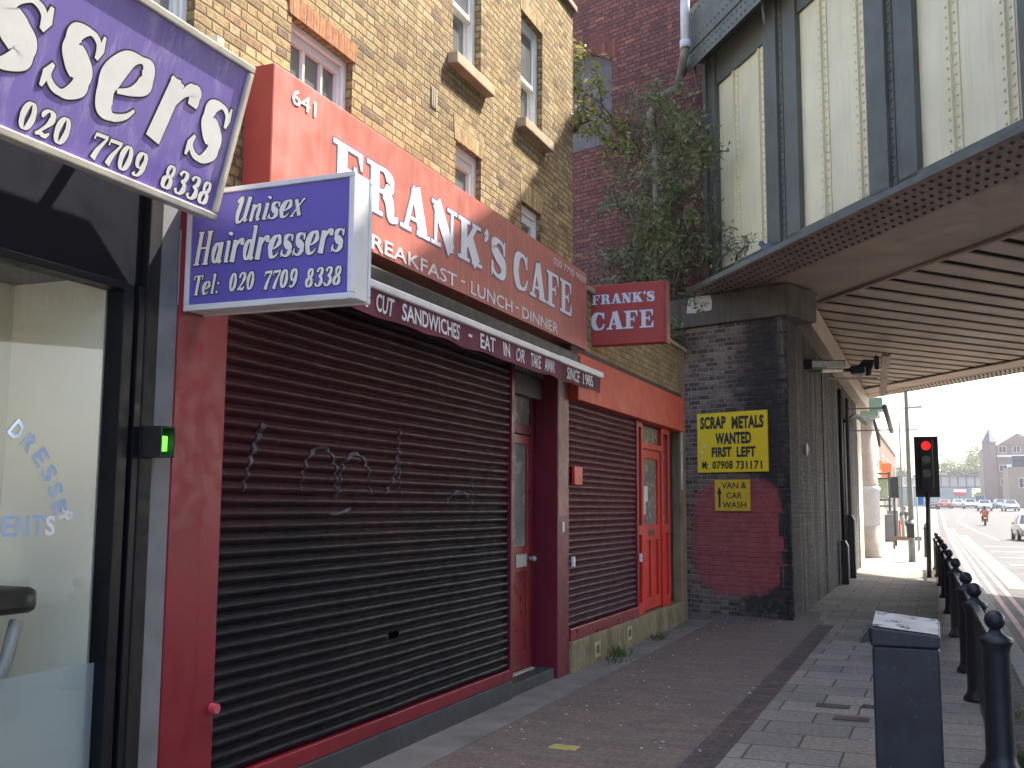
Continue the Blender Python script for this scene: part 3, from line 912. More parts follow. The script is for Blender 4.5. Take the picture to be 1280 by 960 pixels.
# the door
dr = MB()
X1 = -3.62
for (y0, y1, z0, z1) in ((8.55, 8.68, .12, 2.9), (9.52, 9.636, .12, 2.9), (8.68, 9.52, 2.34, 2.44), (8.68, 9.52, 2.84, 2.9)):
    dr.box(X1 - .08, X1 - .01, y0, y1, z0, z1)
dr.build('door_frame', maroon2, cf, bevel=.004)
d_ = MB()
for (y0, y1, z0, z1) in ((8.69, 8.82, .14, 2.33), (9.42, 9.515, .14, 2.33), (8.82, 9.42, 2.24, 2.33), (8.82, 9.42, 1.03, 1.27), (8.82, 9.42, .14, .30)):
    d_.box(X1 - .06, X1 - .015, y0, y1, z0, z1)
d_.box(X1 - .05, X1 - .03, 8.82, 9.42, .30, 1.03)
door = d_.build('door', maroon_door, cf, bevel=.004)
mbox(X1 - .045, X1 - .035, 8.80, 9.44, 1.25, 2.26).build('pane', frosted, door)
mbox(X1 - .045, X1 - .035, 8.66, 9.54, 2.42, 2.86).build('transom_pane', frosted, cf)
lb = MB(); lb.box(X1 - .015, X1 - .005, 9.12, 9.40, 1.08, 1.2); lb.build('letterbox', steel_grey, door, bevel=.003)
hd = MB(); hd.cyl((X1 - .01, 9.46, 1.15), (X1 + .03, 9.46, 1.15), .02); hd.ball((X1 + .04, 9.46, 1.15), .03, 8); hd.build('handle', steel_grey, door, smooth=True)
mbox(-3.75, -3.43, 8.535, 9.638, -.05, .118).build('doorstep', plinth, cf, bevel=.012)
mbox(-3.63, -3.58, 8.7, 9.5, .119, .132).build('door_sill', alu, cf)
stk = MB(); stk.box(-3.4, -3.396, 9.78, 9.84, 1.40, 1.50); stk.build('sticker', white_paper, cf)
pt = MB(); pt.box(-3.4, -3.398, 9.66, 9.96, 1.56, 2.94); pt.build('faded_panel', M('faded_maroon', (.25, .06, .06), .5, var=.25, scale=3), pl2)
lk = MB(); lk.cyl((-3.42, 4.44, .63), (-3.375, 4.44, .63), .025); lk.build('shutter_lock', M('pink_paint', (.6, .08, .11), .5), cf)

# ---------------------------------------------------------------- big fascia sign
fs = thing('fascia_sign', 'long red fascia box reading FRANK\'S CAFE with breakfast, lunch and dinner below', 'shop sign', (-3.45, 7.5, 3.72))
XF = -3.35
b_ = MB(); b_.box(XF - .19, XF, 4.70, 10.42, 3.30, 4.125)
b_.build('sign_box', red_face, fs, bevel=.004)
mbox(XF - .188, XF - .002, 4.694, 4.698, 3.315, 4.12).build('end_plate', red_end, fs)
ff = Frame((XF, 0, 0), (0, 1, 0), (0, 0, 1))
a_ = MB(); b2 = MB()
for (t, y0, y1) in (("FRANK'S", 5.33, 8.16), ("CAFE", 8.31, 9.93)):
    glyphs(a_, t, ff, y0, 3.57, y1 - y0, .335, off=.004)
    glyphs(b2, t, ff, y0, 3.57, y1 - y0, .335, off=.002, grow=.010)
b2.build('lettering_edge', blue_edge, fs, recalc=False)
a_.build('lettering', white_vinyl, fs, recalc=False)
a_ = MB()
text(a_, 'BREAKFAST', ff, 5.66, 3.32, 1.48, .10, .006, .008); text(a_, '-', ff, 7.22, 3.385, .07, .014, .006)
text(a_, 'LUNCH', ff, 7.405, 3.325, .885, .105, .006, .008); text(a_, '-', ff, 8.37, 3.385, .07, .014, .006)
text(a_, 'DINNER', ff, 8.525, 3.325, .965, .10, .006, .008)
text(a_, '020 7790 9009', ff, 9.35, 4.0, 1.03, .07, .006, .004)
a_.build('small_lettering', white_vinyl, fs, recalc=False)
a_ = MB(); text(a_, '641', ff, 4.875, 3.955, .25, .095, .006, .01); a_.build('house_number', cream_vinyl, fs, recalc=False)

# ---------------------------------------------------------------- awning
aw = thing('shop_awning', 'folded maroon awning with white front bar and sandwich bar lettering on its valance', 'awning', (-3.2, 7.4, 3.0))
mbox(-3.40, -3.30, 4.72, 10.05, 3.04, 3.2).build('cassette', black_box, aw, bevel=.02)
fb = MB(); fb.box(-3.125, -3.085, 4.72, 8.86, 2.955, 3.01); fb.box(-3.13, -3.08, 8.87, 10.15, 2.95, 3.015)
fb.build('front_bar', white_metal, aw, bevel=.012)
v = MB()
n_ = 90; P = []
for i in range(n_ + 1):
    y = 4.72 + (10.1 - 4.72) * i / n_
    for (z, kx) in ((2.958, 0), (2.9, .5), (2.84, .9), (2.795 + .006 * math.sin(y * 9), 1.3)):
        P.append((-3.103 + kx * (.008 * math.sin(y * 5.3) + .006 * math.sin(y * 11.7 + 1)), y, z))
v.add(P, [(i * 4 + j, (i + 1) * 4 + j, (i + 1) * 4 + j + 1, i * 4 + j + 1) for i in range(n_) for j in range(3)])
va_ = v.build('valance', awn_cloth, aw, smooth=True)
v = MB(); v.quad((-3.31, 4.73, 3.06), (-3.31, 10.05, 3.06), (-3.11, 10.1, 3.0), (-3.11, 4.73, 3.0)); v.build('canopy', awn_cloth, aw)
a_ = MB(); fv_ = Frame((-3.085, 0, 0), (0, 1, 0), (0, 0, 1))
for (t, y0, y1) in (('FRESH', 4.76, 5.36), ('CUT', 5.465, 5.70), ('SANDWICHES', 5.805, 6.685), ('-', 6.84, 6.9), ('EAT', 7.04, 7.33), ('IN', 7.48, 7.62), ('OR', 7.78, 7.98), ('TAKE', 8.1, 8.35), ('AWAY', 8.44, 8.68), ('SINCE', 9.05, 9.42), ('1985', 9.52, 9.81)):
    if t == '-': text(a_, t, fv_, y0, 2.88, y1 - y0, .02, 0)
    else: text(a_, t, fv_, y0, 2.826, y1 - y0, .112, 0, .018)
# follow the folds of the cloth
a_.v = [(-3.097 + .9 * (.008 * math.sin(p[1] * 5.3) + .006 * math.sin(p[1] * 11.7 + 1)) * (2.96 - p[2]) / .12, p[1], p[2]) for p in a_.v]
a_.build('lettering', white_vinyl, va_, recalc=False)

# ---------------------------------------------------------------- small projecting cafe sign
ps = thing('projecting_sign', 'small red projecting box sign reading FRANK\'S CAFE at the end of the long fascia', 'shop sign', (-3.0, 10.85, 3.4))
mbox(-3.44, -2.60, 10.8, 10.95, 3.405, 4.075).build('sign_box', M('projecting_sign_red', (.40, .055, .05), .5, var=.1), ps, bevel=.008)
mbox(-2.597, -2.575, 10.79, 10.96, 3.395, 4.085).build('edge_trim', M('trim_red', (.30, .05, .05), .5), ps, bevel=.003)
fp = Frame((0, 10.8, 0), (1, 0, 0), (0, 0, 1))
a_ = MB(); b2 = MB()
for (t, x0, x1, z0, h) in (("FRANK'S", -3.41, -2.70, 3.858, .108), ("CAFE", -3.42, -2.705, 3.572, .195)):
    glyphs(a_, t, fp, x0, z0, x1 - x0, h, off=.006); glyphs(b2, t, fp, x0, z0, x1 - x0, h, off=.003, grow=.006)
b2.build('lettering_edge', blue_edge, ps, recalc=False); a_.build('lettering', white_vinyl, ps, recalc=False)
# ================================================================== HAIRDRESSER
sf = thing('salon_shopfront', 'navy and black hairdresser shopfront with a large plate glass window', 'shopfront', (-3.5, 2, 0))
mbox(-3.6, -3.43, -6, 3.82, 2.66, 3.35).build('header_board', navy, sf, bevel=.005)
wf = MB()
wf.box(-3.50, -3.40, 3.68, 3.745, .3, 2.66); wf.box(-3.50, -3.425, 3.747, 3.775, .3, 2.66); wf.box(-3.50, -3.40, 3.777, 3.82, .3, 2.66)
wf.box(-3.50, -3.40, -1.2, 3.68, 2.625, 2.66); wf.box(-3.50, -3.40, -1.2, 3.68, .3, .38); wf.box(-3.5, -3.4, -1.2, -1.12, .38, 2.625)
wf.build('window_frame', black_alu, sf, bevel=.004)
mbox(-3.55, -3.38, -6, 3.82, -.05, .3).build('stall_riser', navy, sf, bevel=.006)
mbox(-3.6, -3.395, 3.822, 3.908, -.02, 3.35).build('jamb', black_wood, sf, bevel=.005)
mbox(-3.6, -3.402, 3.910, 4.045, -.02, 3.35).build('peeling_strip', peel, sf, bevel=.006)
mbox(-3.6, -3.43, -6, -1.2, .3, 2.66).build('side_panel', navy, sf)
q = MB(); q.quad((-3.455, -1.12, .38), (-3.455, 3.68, .38), (-3.455, 3.68, 2.625), (-3.455, -1.12, 2.625))
gl = q.build('shop_window', glass_mat('shop_glass', (.93, .95, .93), 1.0, 1.5), sf, recalc=False)
q = MB(); q.quad((-3.462, -1.1, .385), (-3.462, 3.675, .385), (-3.462, 3.675, .955), (-3.462, -1.1, .955))
fr_ = q.build('frosted_film', glass_mat('frost_film', (.62, .70, .74), .2, 1.4, .5), sf, recalc=False)
# interior
wallp = M('salon_wall_paint', (.83, .80, .69), .8, var=.05, scale=1)
rm = MB()
rm.quad((-6.4, -6, .1), (-6.4, 3.9, .1), (-6.4, 3.9, 2.9), (-6.4, -6, 2.9))
rm.quad((-6.4, 3.9, .1), (-3.51, 3.9, .1), (-3.51, 3.9, 2.9), (-6.4, 3.9, 2.9))
rm.quad((-6.4, -6, 2.9), (-3.51, -6, 2.9), (-3.51, 3.9, 2.9), (-6.4, 3.9, 2.9))
rm.quad((-6.4, -6, .1), (-3.51, -6, .1), (-3.51, 3.9, .1), (-6.4, 3.9, .1))
rm.build('interior_wall', wallp, sf, recalc=False)
tb = MB(); tb.box(-3.62, -3.56, 3.81, 3.895, 1.56, 1.70); tb.box(-3.60, -3.57, 3.80, 3.812, 1.58, 1.68)
tb.build('thermostat', upvc, sf, bevel=.006)
pnl = thing('display_panel', 'pale partition panel standing close behind the salon window', 'partition', (-4.1, 1.5, .1))
mbox(-4.16, -4.10, -1.3, 3.74, .11, 2.85).build('panel', wallp, pnl)
mbox(-4.099, -3.53, 3.70, 3.74, .11, 2.85).build('return', wallp, pnl)
ch = thing('salon_chair', 'black salon chair seen through the hairdresser window', 'chair', (-3.75, 3.1, .1))
q = MB(); q.box(-3.95, -3.62, 3.02, 3.50, 1.18, 1.29); q.build('headrest', black_box, ch, bevel=.03)
q = MB(); q.box(-3.86, -3.72, 2.7, 3.30, .72, 1.10); q.build('backrest', black_box, ch, bevel=.04)
q = MB(); q.tube([(-3.66, 3.42, 1.15), (-3.64, 3.36, 1.0), (-3.64, 3.27, .8), (-3.66, 3.2, .62)], .028, 8); q.build('arm', steel_grey, ch, smooth=True)
q = MB(); q.box(-3.98, -3.6, 2.6, 3.2, .5, .62); q.build('seat', black_box, ch, bevel=.04); q = MB(); q.cyl((-3.8, 2.9, .11), (-3.8, 2.9, .5), .05); q.build('pedestal', steel_grey, ch)
# vinyl lettering on the glass: arc DRESSER and AGENTS
blue_v = M('pale_blue_vinyl', (.34, .46, .68), .6, var=.12)
fg = Frame((-3.45, 0, 0), (0, 1, 0), (0, 0, 1))
bl = MB(); wh = MB()
cy, cz, rad = 2.66, 1.30, .80
word = 'HAIR DRESSERS'
angs = [112 - i * 8.2 for i in range(13)]
seq = [('D', 3.155, 1.955, -42), ('R', 3.225, 1.91, -46), ('E', 3.288, 1.86, -52), ('S', 3.338, 1.80, -58), ('S', 3.378, 1.735, -64), ('E', 3.405, 1.67, -72)]
for (ch, y, z, a) in seq: text(bl, ch, fg, y - .035, z - .02, .056, .078, .0, .02, rot=R(a))
text(wh, 'R', fg, 3.425, 1.63, .05, .072, .0, .03, rot=R(-105))  # end letters R and S: sunlight put into the colour as white
for (ch, y) in (('A', 2.98), ('G', 3.05), ('E', 3.125), ('N', 3.195), ('T', 3.275)): text(bl, ch, fg, y, 1.515, .064, .085, 0, .014)
text(wh, 'S', fg, 3.345, 1.515, .052, .085, 0, .03)
bl.build('lettering', blue_v, gl, recalc=False); wh.build('sunlit_lettering', white_vinyl, gl, recalc=False)

# purple fascia sign leaning out
hs = thing('hairdresser_sign', 'large purple sign board leaning out over the salon window with white italic letters', 'shop sign', (-3.2, 2.5, 3.0))
up = Vector((.2, 0, .74)).normalized()
f4 = Frame((-3.17, 0, 3.01), (0, 1, 0), tuple(up))
LS = .767
b_ = MB(); b_.obox(f4.o, f4.ux, f4.uy, f4.n, (.3, 3.965), (.035, LS - .035), (-.06, 0)); b_.build('sign_face', purple, hs)
fr_ = MB()
for (a, b) in (((.26, 4.0), (0, .034)), ((.26, 4.0), (LS - .034, LS)), ((.26, .296), (.036, LS - .036)), ((3.966, 4.0), (.036, LS - .036))):
    fr_.obox(f4.o, f4.ux, f4.uy, f4.n, a, b, (-.10, .016))
fr_.build('frame', alu, hs, bevel=.006)
br = MB()
for y in (3.72, 2.2, .6):
    br.obox((-2.99, y, 3.76), (1, 0, 0), (0, 1, 0), (0, 0, 1), (-.6, .02), (0, .05), (0, .035))
br.build('bracket', alu, hs)
a_ = MB(); b2 = MB()
XH, Z0 = .30, .232
for (ch, y0, y1) in (('s', 2.50, 2.86), ('s', 2.845, 3.125), ('e', 3.10, 3.42), ('r', 3.435, 3.69), ('s', 3.68, 3.945)):
    sx = (y1 - y0)
    glyphs(a_, ch, f4, y0 + .0, Z0, sx * .93, XH, off=.004, shear=.20); glyphs(b2, ch, f4, y0, Z0, sx * .93, XH, off=.002, grow=.007, shear=.20)
for (t, y0, y1) in (('020', 2.80, 3.065), ('7709', 3.155, 3.505), ('8338', 3.59, 3.94)):
    glyphs(a_, t, f4, y0, .052, y1 - y0 - .01, .112, off=.004, shear=.12); glyphs(b2, t, f4, y0, .052, y1 - y0 - .01, .112, off=.002, grow=.005, shear=.12)
b2.build('lettering_edge', dark_vinyl, hs, recalc=False); a_.build('lettering', cream_vinyl, hs, recalc=False)

# Unisex projecting sign
us = thing('projecting_sign', 'purple projecting box sign reading Unisex Hairdressers with a phone number', 'shop sign', (-3.0, 4.2, 2.6))
x0, x1, z0, z1 = -3.40, -2.44, 2.595, 3.20
mbox(x0 + .004, x1 - .004, 4.105, 4.225, z0 + .004, z1 - .004).build('sign_tray', alu_white, us, bevel=.006)
ef = MB()
for (a, b, c, d) in ((x0, x1, z0, z0 + .03), (x0, x1, z1 - .026, z1), (x0, x0 + .026, z0 + .031, z1 - .027), (x1 - .03, x1, z0 + .031, z1 - .027)):
    ef.box(a, b, 4.08, 4.103, c, d); ef.box(a, b, 4.227, 4.25, c, d)
ef.build('frame', alu_white, us, bevel=.004)
mbox(x0 + .028, x1 - .032, 4.092, 4.1035, z0 + .032, z1 - .028).build('sign_face', purple2, us)
mbox(-3.43, -3.402, 4.03, 4.2, 2.62, 3.0).build('wall_bracket', steel_grey, us, bevel=.004)
fu = Frame((0, 4.092, 0), (1, 0, 0), (0, 0, 1))
a_ = MB(); b2 = MB()
for (t, xa, xb, za, h, sh) in (('Unisex', -3.13, -2.72, 3.015, .085, .3), ('Hairdressers', -3.355, -2.495, 2.822, .112, .22), ('Tel:', -3.36, -3.19, 2.672, .066, .2), ('020', -3.14, -2.985, 2.676, .092, .2), ('7709', -2.945, -2.74, 2.671, .092, .2), ('8338', -2.705, -2.50, 2.664, .092, .2)):
    glyphs(a_, t, fu, xa, za, xb - xa, h, off=.004, shear=sh); glyphs(b2, t, fu, xa, za, xb - xa, h, off=.002, grow=.0045, shear=sh)
b2.build('lettering_edge', dark_vinyl, us, recalc=False); a_.build('lettering', cream_vinyl, us, recalc=False)

# security light box
sl = thing('wall_light_box', 'small black security light box with a green lit panel on the black jamb', 'light box', (-3.4, 3.95, 1.95))
b_ = MB()
b_.box(-3.44, -3.285, 3.835, 3.843, 1.865, 2.01); b_.box(-3.44, -3.285, 3.922, 3.93, 1.865, 2.01)
b_.box(-3.44, -3.285, 3.844, 3.921, 2.002, 2.01); b_.box(-3.44, -3.285, 3.844, 3.921, 1.865, 1.873); b_.box(-3.44, -3.38, 3.844, 3.921, 1.874, 2.001)
b_.build('housing', black_box, sl, bevel=.004)
mbox(-3.379, -3.31, 3.862, 3.905, 1.895, 1.965).build('lit_panel', emit_mat('green_lamp', (.12, .75, .05), .7), sl)
mbox(-3.46, -3.441, 3.80, 3.86, 1.96, 2.03).build('bracket', stone, sl)

# ================================================================== ANNEX
an = thing('annex_building', 'single storey yellow brick annex with orange board, maroon shutter and red door', 'building', (-3.45, 12.7, 0))
XA = -3.42
wl = MB(); wl.box(XA - 6, XA, 10.57, 15.0, 3.30, 3.97); wl.box(XA - 6, XA - .5, 9.985, 15.38, 0, 3.29)
wl.build('wall', brick_annex, an)
cp = MB(); cp.box(XA - .25, XA + .05, 10.565, 15.42, 3.972, 4.03); cp.build('coping', coping, an, bevel=.01)
mbox(XA - 6, XA - .26, 10.57, 15.4, 3.974, 3.99).build('roof', cement, an)
ep = MB(); ep.box(XA - .5, XA + .02, 15.004, 15.38, .01, 3.97); ep.build('end_pier', render_tan, an, bevel=.01)
mbox(XA - .3, XA + .045, 9.985, 15.0, 3.215, 3.298).build('cornice', M('dark_brown_timber', (.06, .03, .028), .7, var=.3), an, bevel=.008)
bdm = MB(); bdm.box(XA - .2, XA + .12, 9.985, 14.86, 2.73, 3.21); bdm.build('fascia_board', orange_red, an, bevel=.006)
mbox(XA - .4, XA + .05, 9.99, 15.0, -.05, .315).build('plinth', render_plinth, an, bevel=.015)
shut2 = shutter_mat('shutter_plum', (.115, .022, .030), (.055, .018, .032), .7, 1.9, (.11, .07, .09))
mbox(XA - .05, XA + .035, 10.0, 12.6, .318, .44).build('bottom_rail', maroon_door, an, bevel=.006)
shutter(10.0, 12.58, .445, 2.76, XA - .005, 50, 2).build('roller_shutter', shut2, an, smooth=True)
sg = MB(); sg.box(XA - .05, XA + .025, 12.582, 12.66, .442, 2.727); sg.build('shutter_guide', maroon, an, bevel=.004)
for (y, z) in ((10.02, 1.05), (12.62, .98)):
    q = MB(); q.box(XA + .03, XA + .06, y, y + .05, z, z + .1); q.build('lock', white_paper, an, bevel=.006)
ra = MB(); ra.box(XA + .02, XA + .055, 10.06, 10.32, 1.87, 2.06); ra.build('alarm_box', bright_red, an, bevel=.006)
# door and sidelights
fm = MB()
X2 = XA - .04
for (y0, y1, z0, z1) in ((12.664, 12.74, .318, 2.727), (12.90, 12.97, .318, 2.727), (13.96, 14.03, .318, 2.727), (14.34, 14.42, .318, 2.727), (12.74, 12.90, 1.30, 1.42), (14.03, 14.34, 1.30, 1.42), (12.97, 13.96, 2.40, 2.48), (12.74, 12.9, .318, .46), (14.03, 14.34, .318, .46), (12.74, 12.9, 2.66, 2.727), (14.03, 14.34, 2.66, 2.727)):
    fm.box(X2 - .05, X2 + .04, y0, y1, z0, z1)
for (y0, y1) in ((12.74, 12.9), (14.03, 14.34)): fm.box(X2 - .03, X2 + .005, y0, y1, .46, 1.30)
fm.build('door_frame', bright_red, an, bevel=.004)
d_ = MB()
for (y0, y1, z0, z1) in ((12.975, 13.10, .34, 2.395), (13.83, 13.955, .34, 2.395), (13.10, 13.83, 2.28, 2.395), (13.10, 13.83, 1.22, 1.42), (13.10, 13.83, .34, .5), (13.43, 13.5, .5, 1.22)):
    d_.box(X2 - .045, X2 + .015, y0, y1, z0, z1)
d_.box(X2 - .03, X2 - .01, 13.1, 13.83, .5, 1.22)
dd = d_.build('door', bright_red, an, bevel=.004)
mbox(X2 - .02, X2 - .01, 13.09, 13.84, 1.41, 2.29).build('pane', frosted, dd)
mbox(X2 + .016, X2 + .02, 13.32, 13.58, 1.28, 1.36).build('letterbox', black_box, dd)
mbox(X2 - .008, X2 - .004, 13.13, 13.36, 1.72, 1.92).build('notice', white_paper, dd)
hd = MB(); hd.box(X2 + .016, X2 + .045, 13.02, 13.06, 1.55, 1.75); hd.build('handle', upvc, dd, bevel=.004)
for (y0, y1, z0, z1) in ((12.73, 12.91, 1.41, 2.67), (14.02, 14.35, 1.41, 2.67), (12.96, 13.97, 2.47, 2.70)):
    mbox(X2 - .02, X2 - .01, y0, y1, z0, z1).build('side_pane', frosted, an)
mbox(XA - .3, XA - .1, 9.985, 15.0, .316, 3.2).build('backing', black_box, an)
for (y, z, w_) in ((10.72, .07, .2), (11.98, .10, .2)):
    q = MB(); q.box(XA + .051, XA + .058, y, y + w_, z, z + .16)
    a = q.build('air_vent', M('yellowed_vent', (.42, .38, .22), .8, var=.3, scale=12), an, bevel=.003)
    mbox(XA + .0585, XA + .061, y + .05, y + w_ - .05, z + .04, z + .12).build('grille', M('vent_dark', (.12, .10, .06), .9), a)
pk = MB(); pk.box(XA + .021, XA + .026, 15.03, 15.16, 1.9, 3.15); pk.build('peeled_paint', M('peeled_white', (.55, .52, .48), .9, var=.3, scale=7), an)

bp = thing('downpipe', 'black square drainpipe boxing at the corner between annex and brick pier', 'pipe', (-3.5, 15.75, 0))
mbox(-3.66, -3.50, 15.62, 15.80, 0, 2.3).build('boxing', black_box, bp, bevel=.008)
q = MB(); q.cyl((-3.55, 15.7, 2.3), (-3.55, 15.7, 4.05), .045); q.build('pipe', render_tan, bp, smooth=True)

# ================================================================== BRICK PIER, ABUTMENT, WING WALL
PL = Vector((-3.619, 16.67, 0)); PD = Vector((.933, -.36, 0)).normalized(); PN = Vector((-.36, -.933, 0)).normalized()
pr = thing('brick_pier', 'sooty brick bridge pier with a dark stone cap and maroon paint patch', 'pier', tuple(PL))
Wp = 1.76


def pp(s, t, z): return PL + PD * s - PN * t + Vector((0, 0, z))


q = MB(); q.prism([pp(-.5, 0, 0), pp(Wp, 0, 0), pp(Wp, 0, 0) + Vector((.012, 1.1, 0)), pp(-.5, 1.6, 0)], (0, 0, 4.55)); q.build('shaft', brick_pier, pr)
q = MB()
q.prism([pp(-.62, -.06, 4.56), pp(Wp + .06, -.06, 4.56), pp(Wp + .06, .9, 4.56), pp(-.62, 1.6, 4.56)], (0, 0, .50))
q.build('cap', dark_stone, pr, bevel=.03)
q = MB(); q.prism([pp(-.5, .05, 5.065), pp(Wp - .05, .05, 5.065), pp(Wp - .05, 1.2, 5.065), pp(-.5, 1.6, 5.065)], (0, 0, .12)); q.build('bedstone', dark_stone, pr, bevel=.02)
q = MB(); rr = random.Random(4)
fpi = Frame(tuple(PL), tuple(PD), (0, 0, 1))
poly = [(.02, 4.80), (.2, 4.78), (.49, 4.80), (.50, 4.95), (.47, 5.045), (.2, 5.05), (.06, 5.04), (.03, 4.93)]
q.prism([fpi.p(a, b, .062) for a, b in poly], tuple(fpi.n * .002)); q.build('poster_remnant', M('torn_white_poster', (.62, .60, .55), .9, var=.2, scale=7), pr)
# quoin corner wear
q = MB()
z = .05
while z < 4.4:
    h = rr.uniform(.15, .4)
    q.obox(pp(Wp, 0, z), tuple(PD), tuple(PN), (0, 0, 1), (-.12 - rr.random() * .1, .008), (-.05, .006 + rr.random() * .006), (0, h * .9)); z += h
q.build('quoin', brick_abut, pr, bevel=.01)

ys_ = thing('scrap_metal_sign', 'large yellow board about scrap metals wanted on the brick pier', 'sign', tuple(fpi.p(.8, 2.7, 0)))
q = MB(); q.obox(fpi.o, fpi.ux, fpi.uy, fpi.n, (.165, 1.425), (2.20, 3.14), (.012, .03)); q.build('board', yellow_sign, ys_)
q = MB(); fs2 = Frame(tuple(fpi.p(0, 0, .031)), tuple(PD), (0, 0, 1))
for (t, u, v, w_, h) in (('SCRAP', .225, 2.885, .47, .20), ('METALS', .80, 2.87, .56, .20), ('WANTED', .50, 2.635, .64, .185), ('FIRST', .43, 2.437, .36, .16), ('LEFT', .88, 2.43, .335, .16), ('M:', .25, 2.255, .11, .125), ('07908', .44, 2.248, .37, .13), ('731', .865, 2.242, .2, .13), ('171', 1.12, 2.238, .2, .13)):
    text(q, t, fs2, u, v, w_, h, .002, .047 if h > .15 else .03, 1.05)
q.build('lettering', black_letter, ys_, recalc=False)
q = MB()
for (u, v, s) in ((.29, 2.60, .035), (.23, 2.50, .04), (.23, 2.42, .025), (.36, 2.28, .03), (.47, 2.24, .03)): q.obox(fs2.p(u, v, .0005), fs2.ux, fs2.uy, fs2.n, (0, s), (0, s), (0, .001))
q.build('worn_spots', white_paper, ys_)
vs_ = thing('car_wash_sign', 'small amber van and car wash board with an up arrow below the scrap board', 'sign', tuple(fpi.p(.8, 1.8, 0)))
q = MB(); q.obox(fpi.o, fpi.ux, fpi.uy, fpi.n, (.475, 1.10), (1.60, 2.08), (.012, .028)); q.build('board', yellow_sign2, vs_)
q = MB(); fs3 = Frame(tuple(fpi.p(0, 0, .0285)), tuple(PD), (0, 0, 1))
for (t, u, v, w_, h) in (('VAN &', .60, 1.945, .44, .095), ('CAR', .685, 1.79, .27, .095), ('WASH', .61, 1.645, .42, .095)): text(q, t, fs3, u, v, w_, h, .002, .012)
P = [(.54, 1.65), (.575, 1.65), (.575, 1.86), (.60, 1.86), (.557, 1.98), (.515, 1.86), (.54, 1.86)]
q.add([fs3.p(a, b, .002) for a, b in P], [tuple(range(7))])
q.build('lettering', black_letter, vs_, recalc=False)

aw_ = thing('abutment_wall', 'long dark streaked brick abutment wall under the railway bridge', 'wall', (-2, 24, 0))
q = MB(); q.box(-6, -1.965, 17.1, 31.0, 0, 4.6); q.build('brickwork', brick_abut, aw_)
q = MB(); q.box(-6, -1.72, 17.3, 33.6, 4.61, 5.05); q.build('bearing_beam', brown_steel, aw_, bevel=.02)
q = MB()
for y in (21.2, 26.4): q.box(-2.0, -1.945, y, y + .9, 0, 4.6)
q.build('buttress', brick_abut, aw_, bevel=.02)
q = MB(); q.box(-6, -1.93, 31.0, 32.6, 0, 4.6); q.build('end_pillar', M('pale_render', (.56, .50, .36), .9, var=.2, scale=1.5, streak=.3), aw_, bevel=.02)
for (y, h, t) in ((24.0, .95, 'a'), (26.2, 1.5, 'b')):
    pg = thing('pipe_guard', 'low black pipe guard at the foot of the abutment wall, the shorter nearer one' if t == 'a' else 'taller black pipe guard with a rising pipe on the abutment wall', 'pipe guard', (-1.9, y, 0))
    q = MB(); q.prism([(-1.92, y, 0), (-1.76, y, 0), (-1.76, y, h - .12), (-1.82, y, h), (-1.92, y, h)], (0, .35, 0)); q.build('casing', black_box, pg, bevel=.02)
    q = MB(); q.cyl((-1.86, y + .17, h - .05), (-1.86, y + .17, 4.3), .045); q.build('pipe', dark_stone if t == 'b' else black_box, pg, smooth=True)
q = MB(); q.ball((-1.93, 17.9, 2.62), .12, 10, (.3, .5, 1.0)); o = q.build('wall_insulator', M('off_white_ceramic', (.5, .5, .48), .4), smooth=True, loc=(-1.93, 17.9, 2.62))
props(o, 'small off white oval fitting on the dark abutment wall', 'wall fitting')

vw = thing('viaduct_wall', 'tall dark red brick viaduct wall behind the shrubs with a grey blocked arch', 'wall', (-4.5, 17.3, 0))
WO = Vector((-3.35, 16.92, 0))


def vp(s, t, z): return WO - PD * s + PN * t + Vector((0, 0, z))   # s runs left, t towards the street


# opening: right edge s=1.93.. arch crown
s0, s1_, zb_, zs_, zc = 1.95, 4.3, 8.25, 9.8, 10.2
wl = MB()
for (a, b, c, d) in ((-.3, s0, 0, 11.32), (s1_, 8, 0, 11.32), (s0, s1_, 0, zb_)):
    wl.quad(vp(a, 0, c), vp(b, 0, c), vp(b, 0, d), vp(a, 0, d))
n_ = 12
for i in range(n_):
    a = s0 + (s1_ - s0) * i / n_; b = s0 + (s1_ - s0) * (i + 1) / n_
    za = zs_ + (zc - zs_) * (1 - ((a - s0) / (s1_ - s0) * 2 - 1) ** 2); zb2 = zs_ + (zc - zs_) * (1 - ((b - s0) / (s1_ - s0) * 2 - 1) ** 2)
    wl.quad(vp(a, 0, za), vp(b, 0, zb2), vp(b, 0, 11.32), vp(a, 0, 11.32))
    wl.quad(vp(a, 0, za), vp(b, 0, zb2), vp(b, -.2, zb2), vp(a, -.2, za))
wl.quad(vp(s0, 0, zb_), vp(s0, -.2, zb_), vp(s0, -.2, zs_), vp(s0, 0, zs_))
wl.quad(vp(-.3, 0, 0), vp(-.3, -3, 0), vp(-.3, -3, 11.32), vp(-.3, 0, 11.32)); wl.quad(vp(-.3, 0, 11.32), vp(8, 0, 11.32), vp(8, -3, 11.32), vp(-.3, -3, 11.32))
wl.build('brickwork', brick_red, vw, recalc=False)
q = MB(); q.quad(vp(s0 - .1, -.16, zb_ - .1), vp(s1_, -.16, zb_ - .1), vp(s1_, -.16, zc + .3), vp(s0 - .1, -.16, zc + .3)); q.build('blocked_arch', grey_render, vw, recalc=False)
q = MB()
for i in range(n_):
    def P_(k, o):
        a = s0 - .12 + (s1_ - s0 + .24) * k / n_
        z = zs_ - .05 + (zc - zs_) * (1 - ((k / n_) * 2 - 1) ** 2)
        return vp(a, .006, z + o)
    q.quad(P_(i, .055), P_(i + 1, .055), P_(i + 1, .40), P_(i, .40))
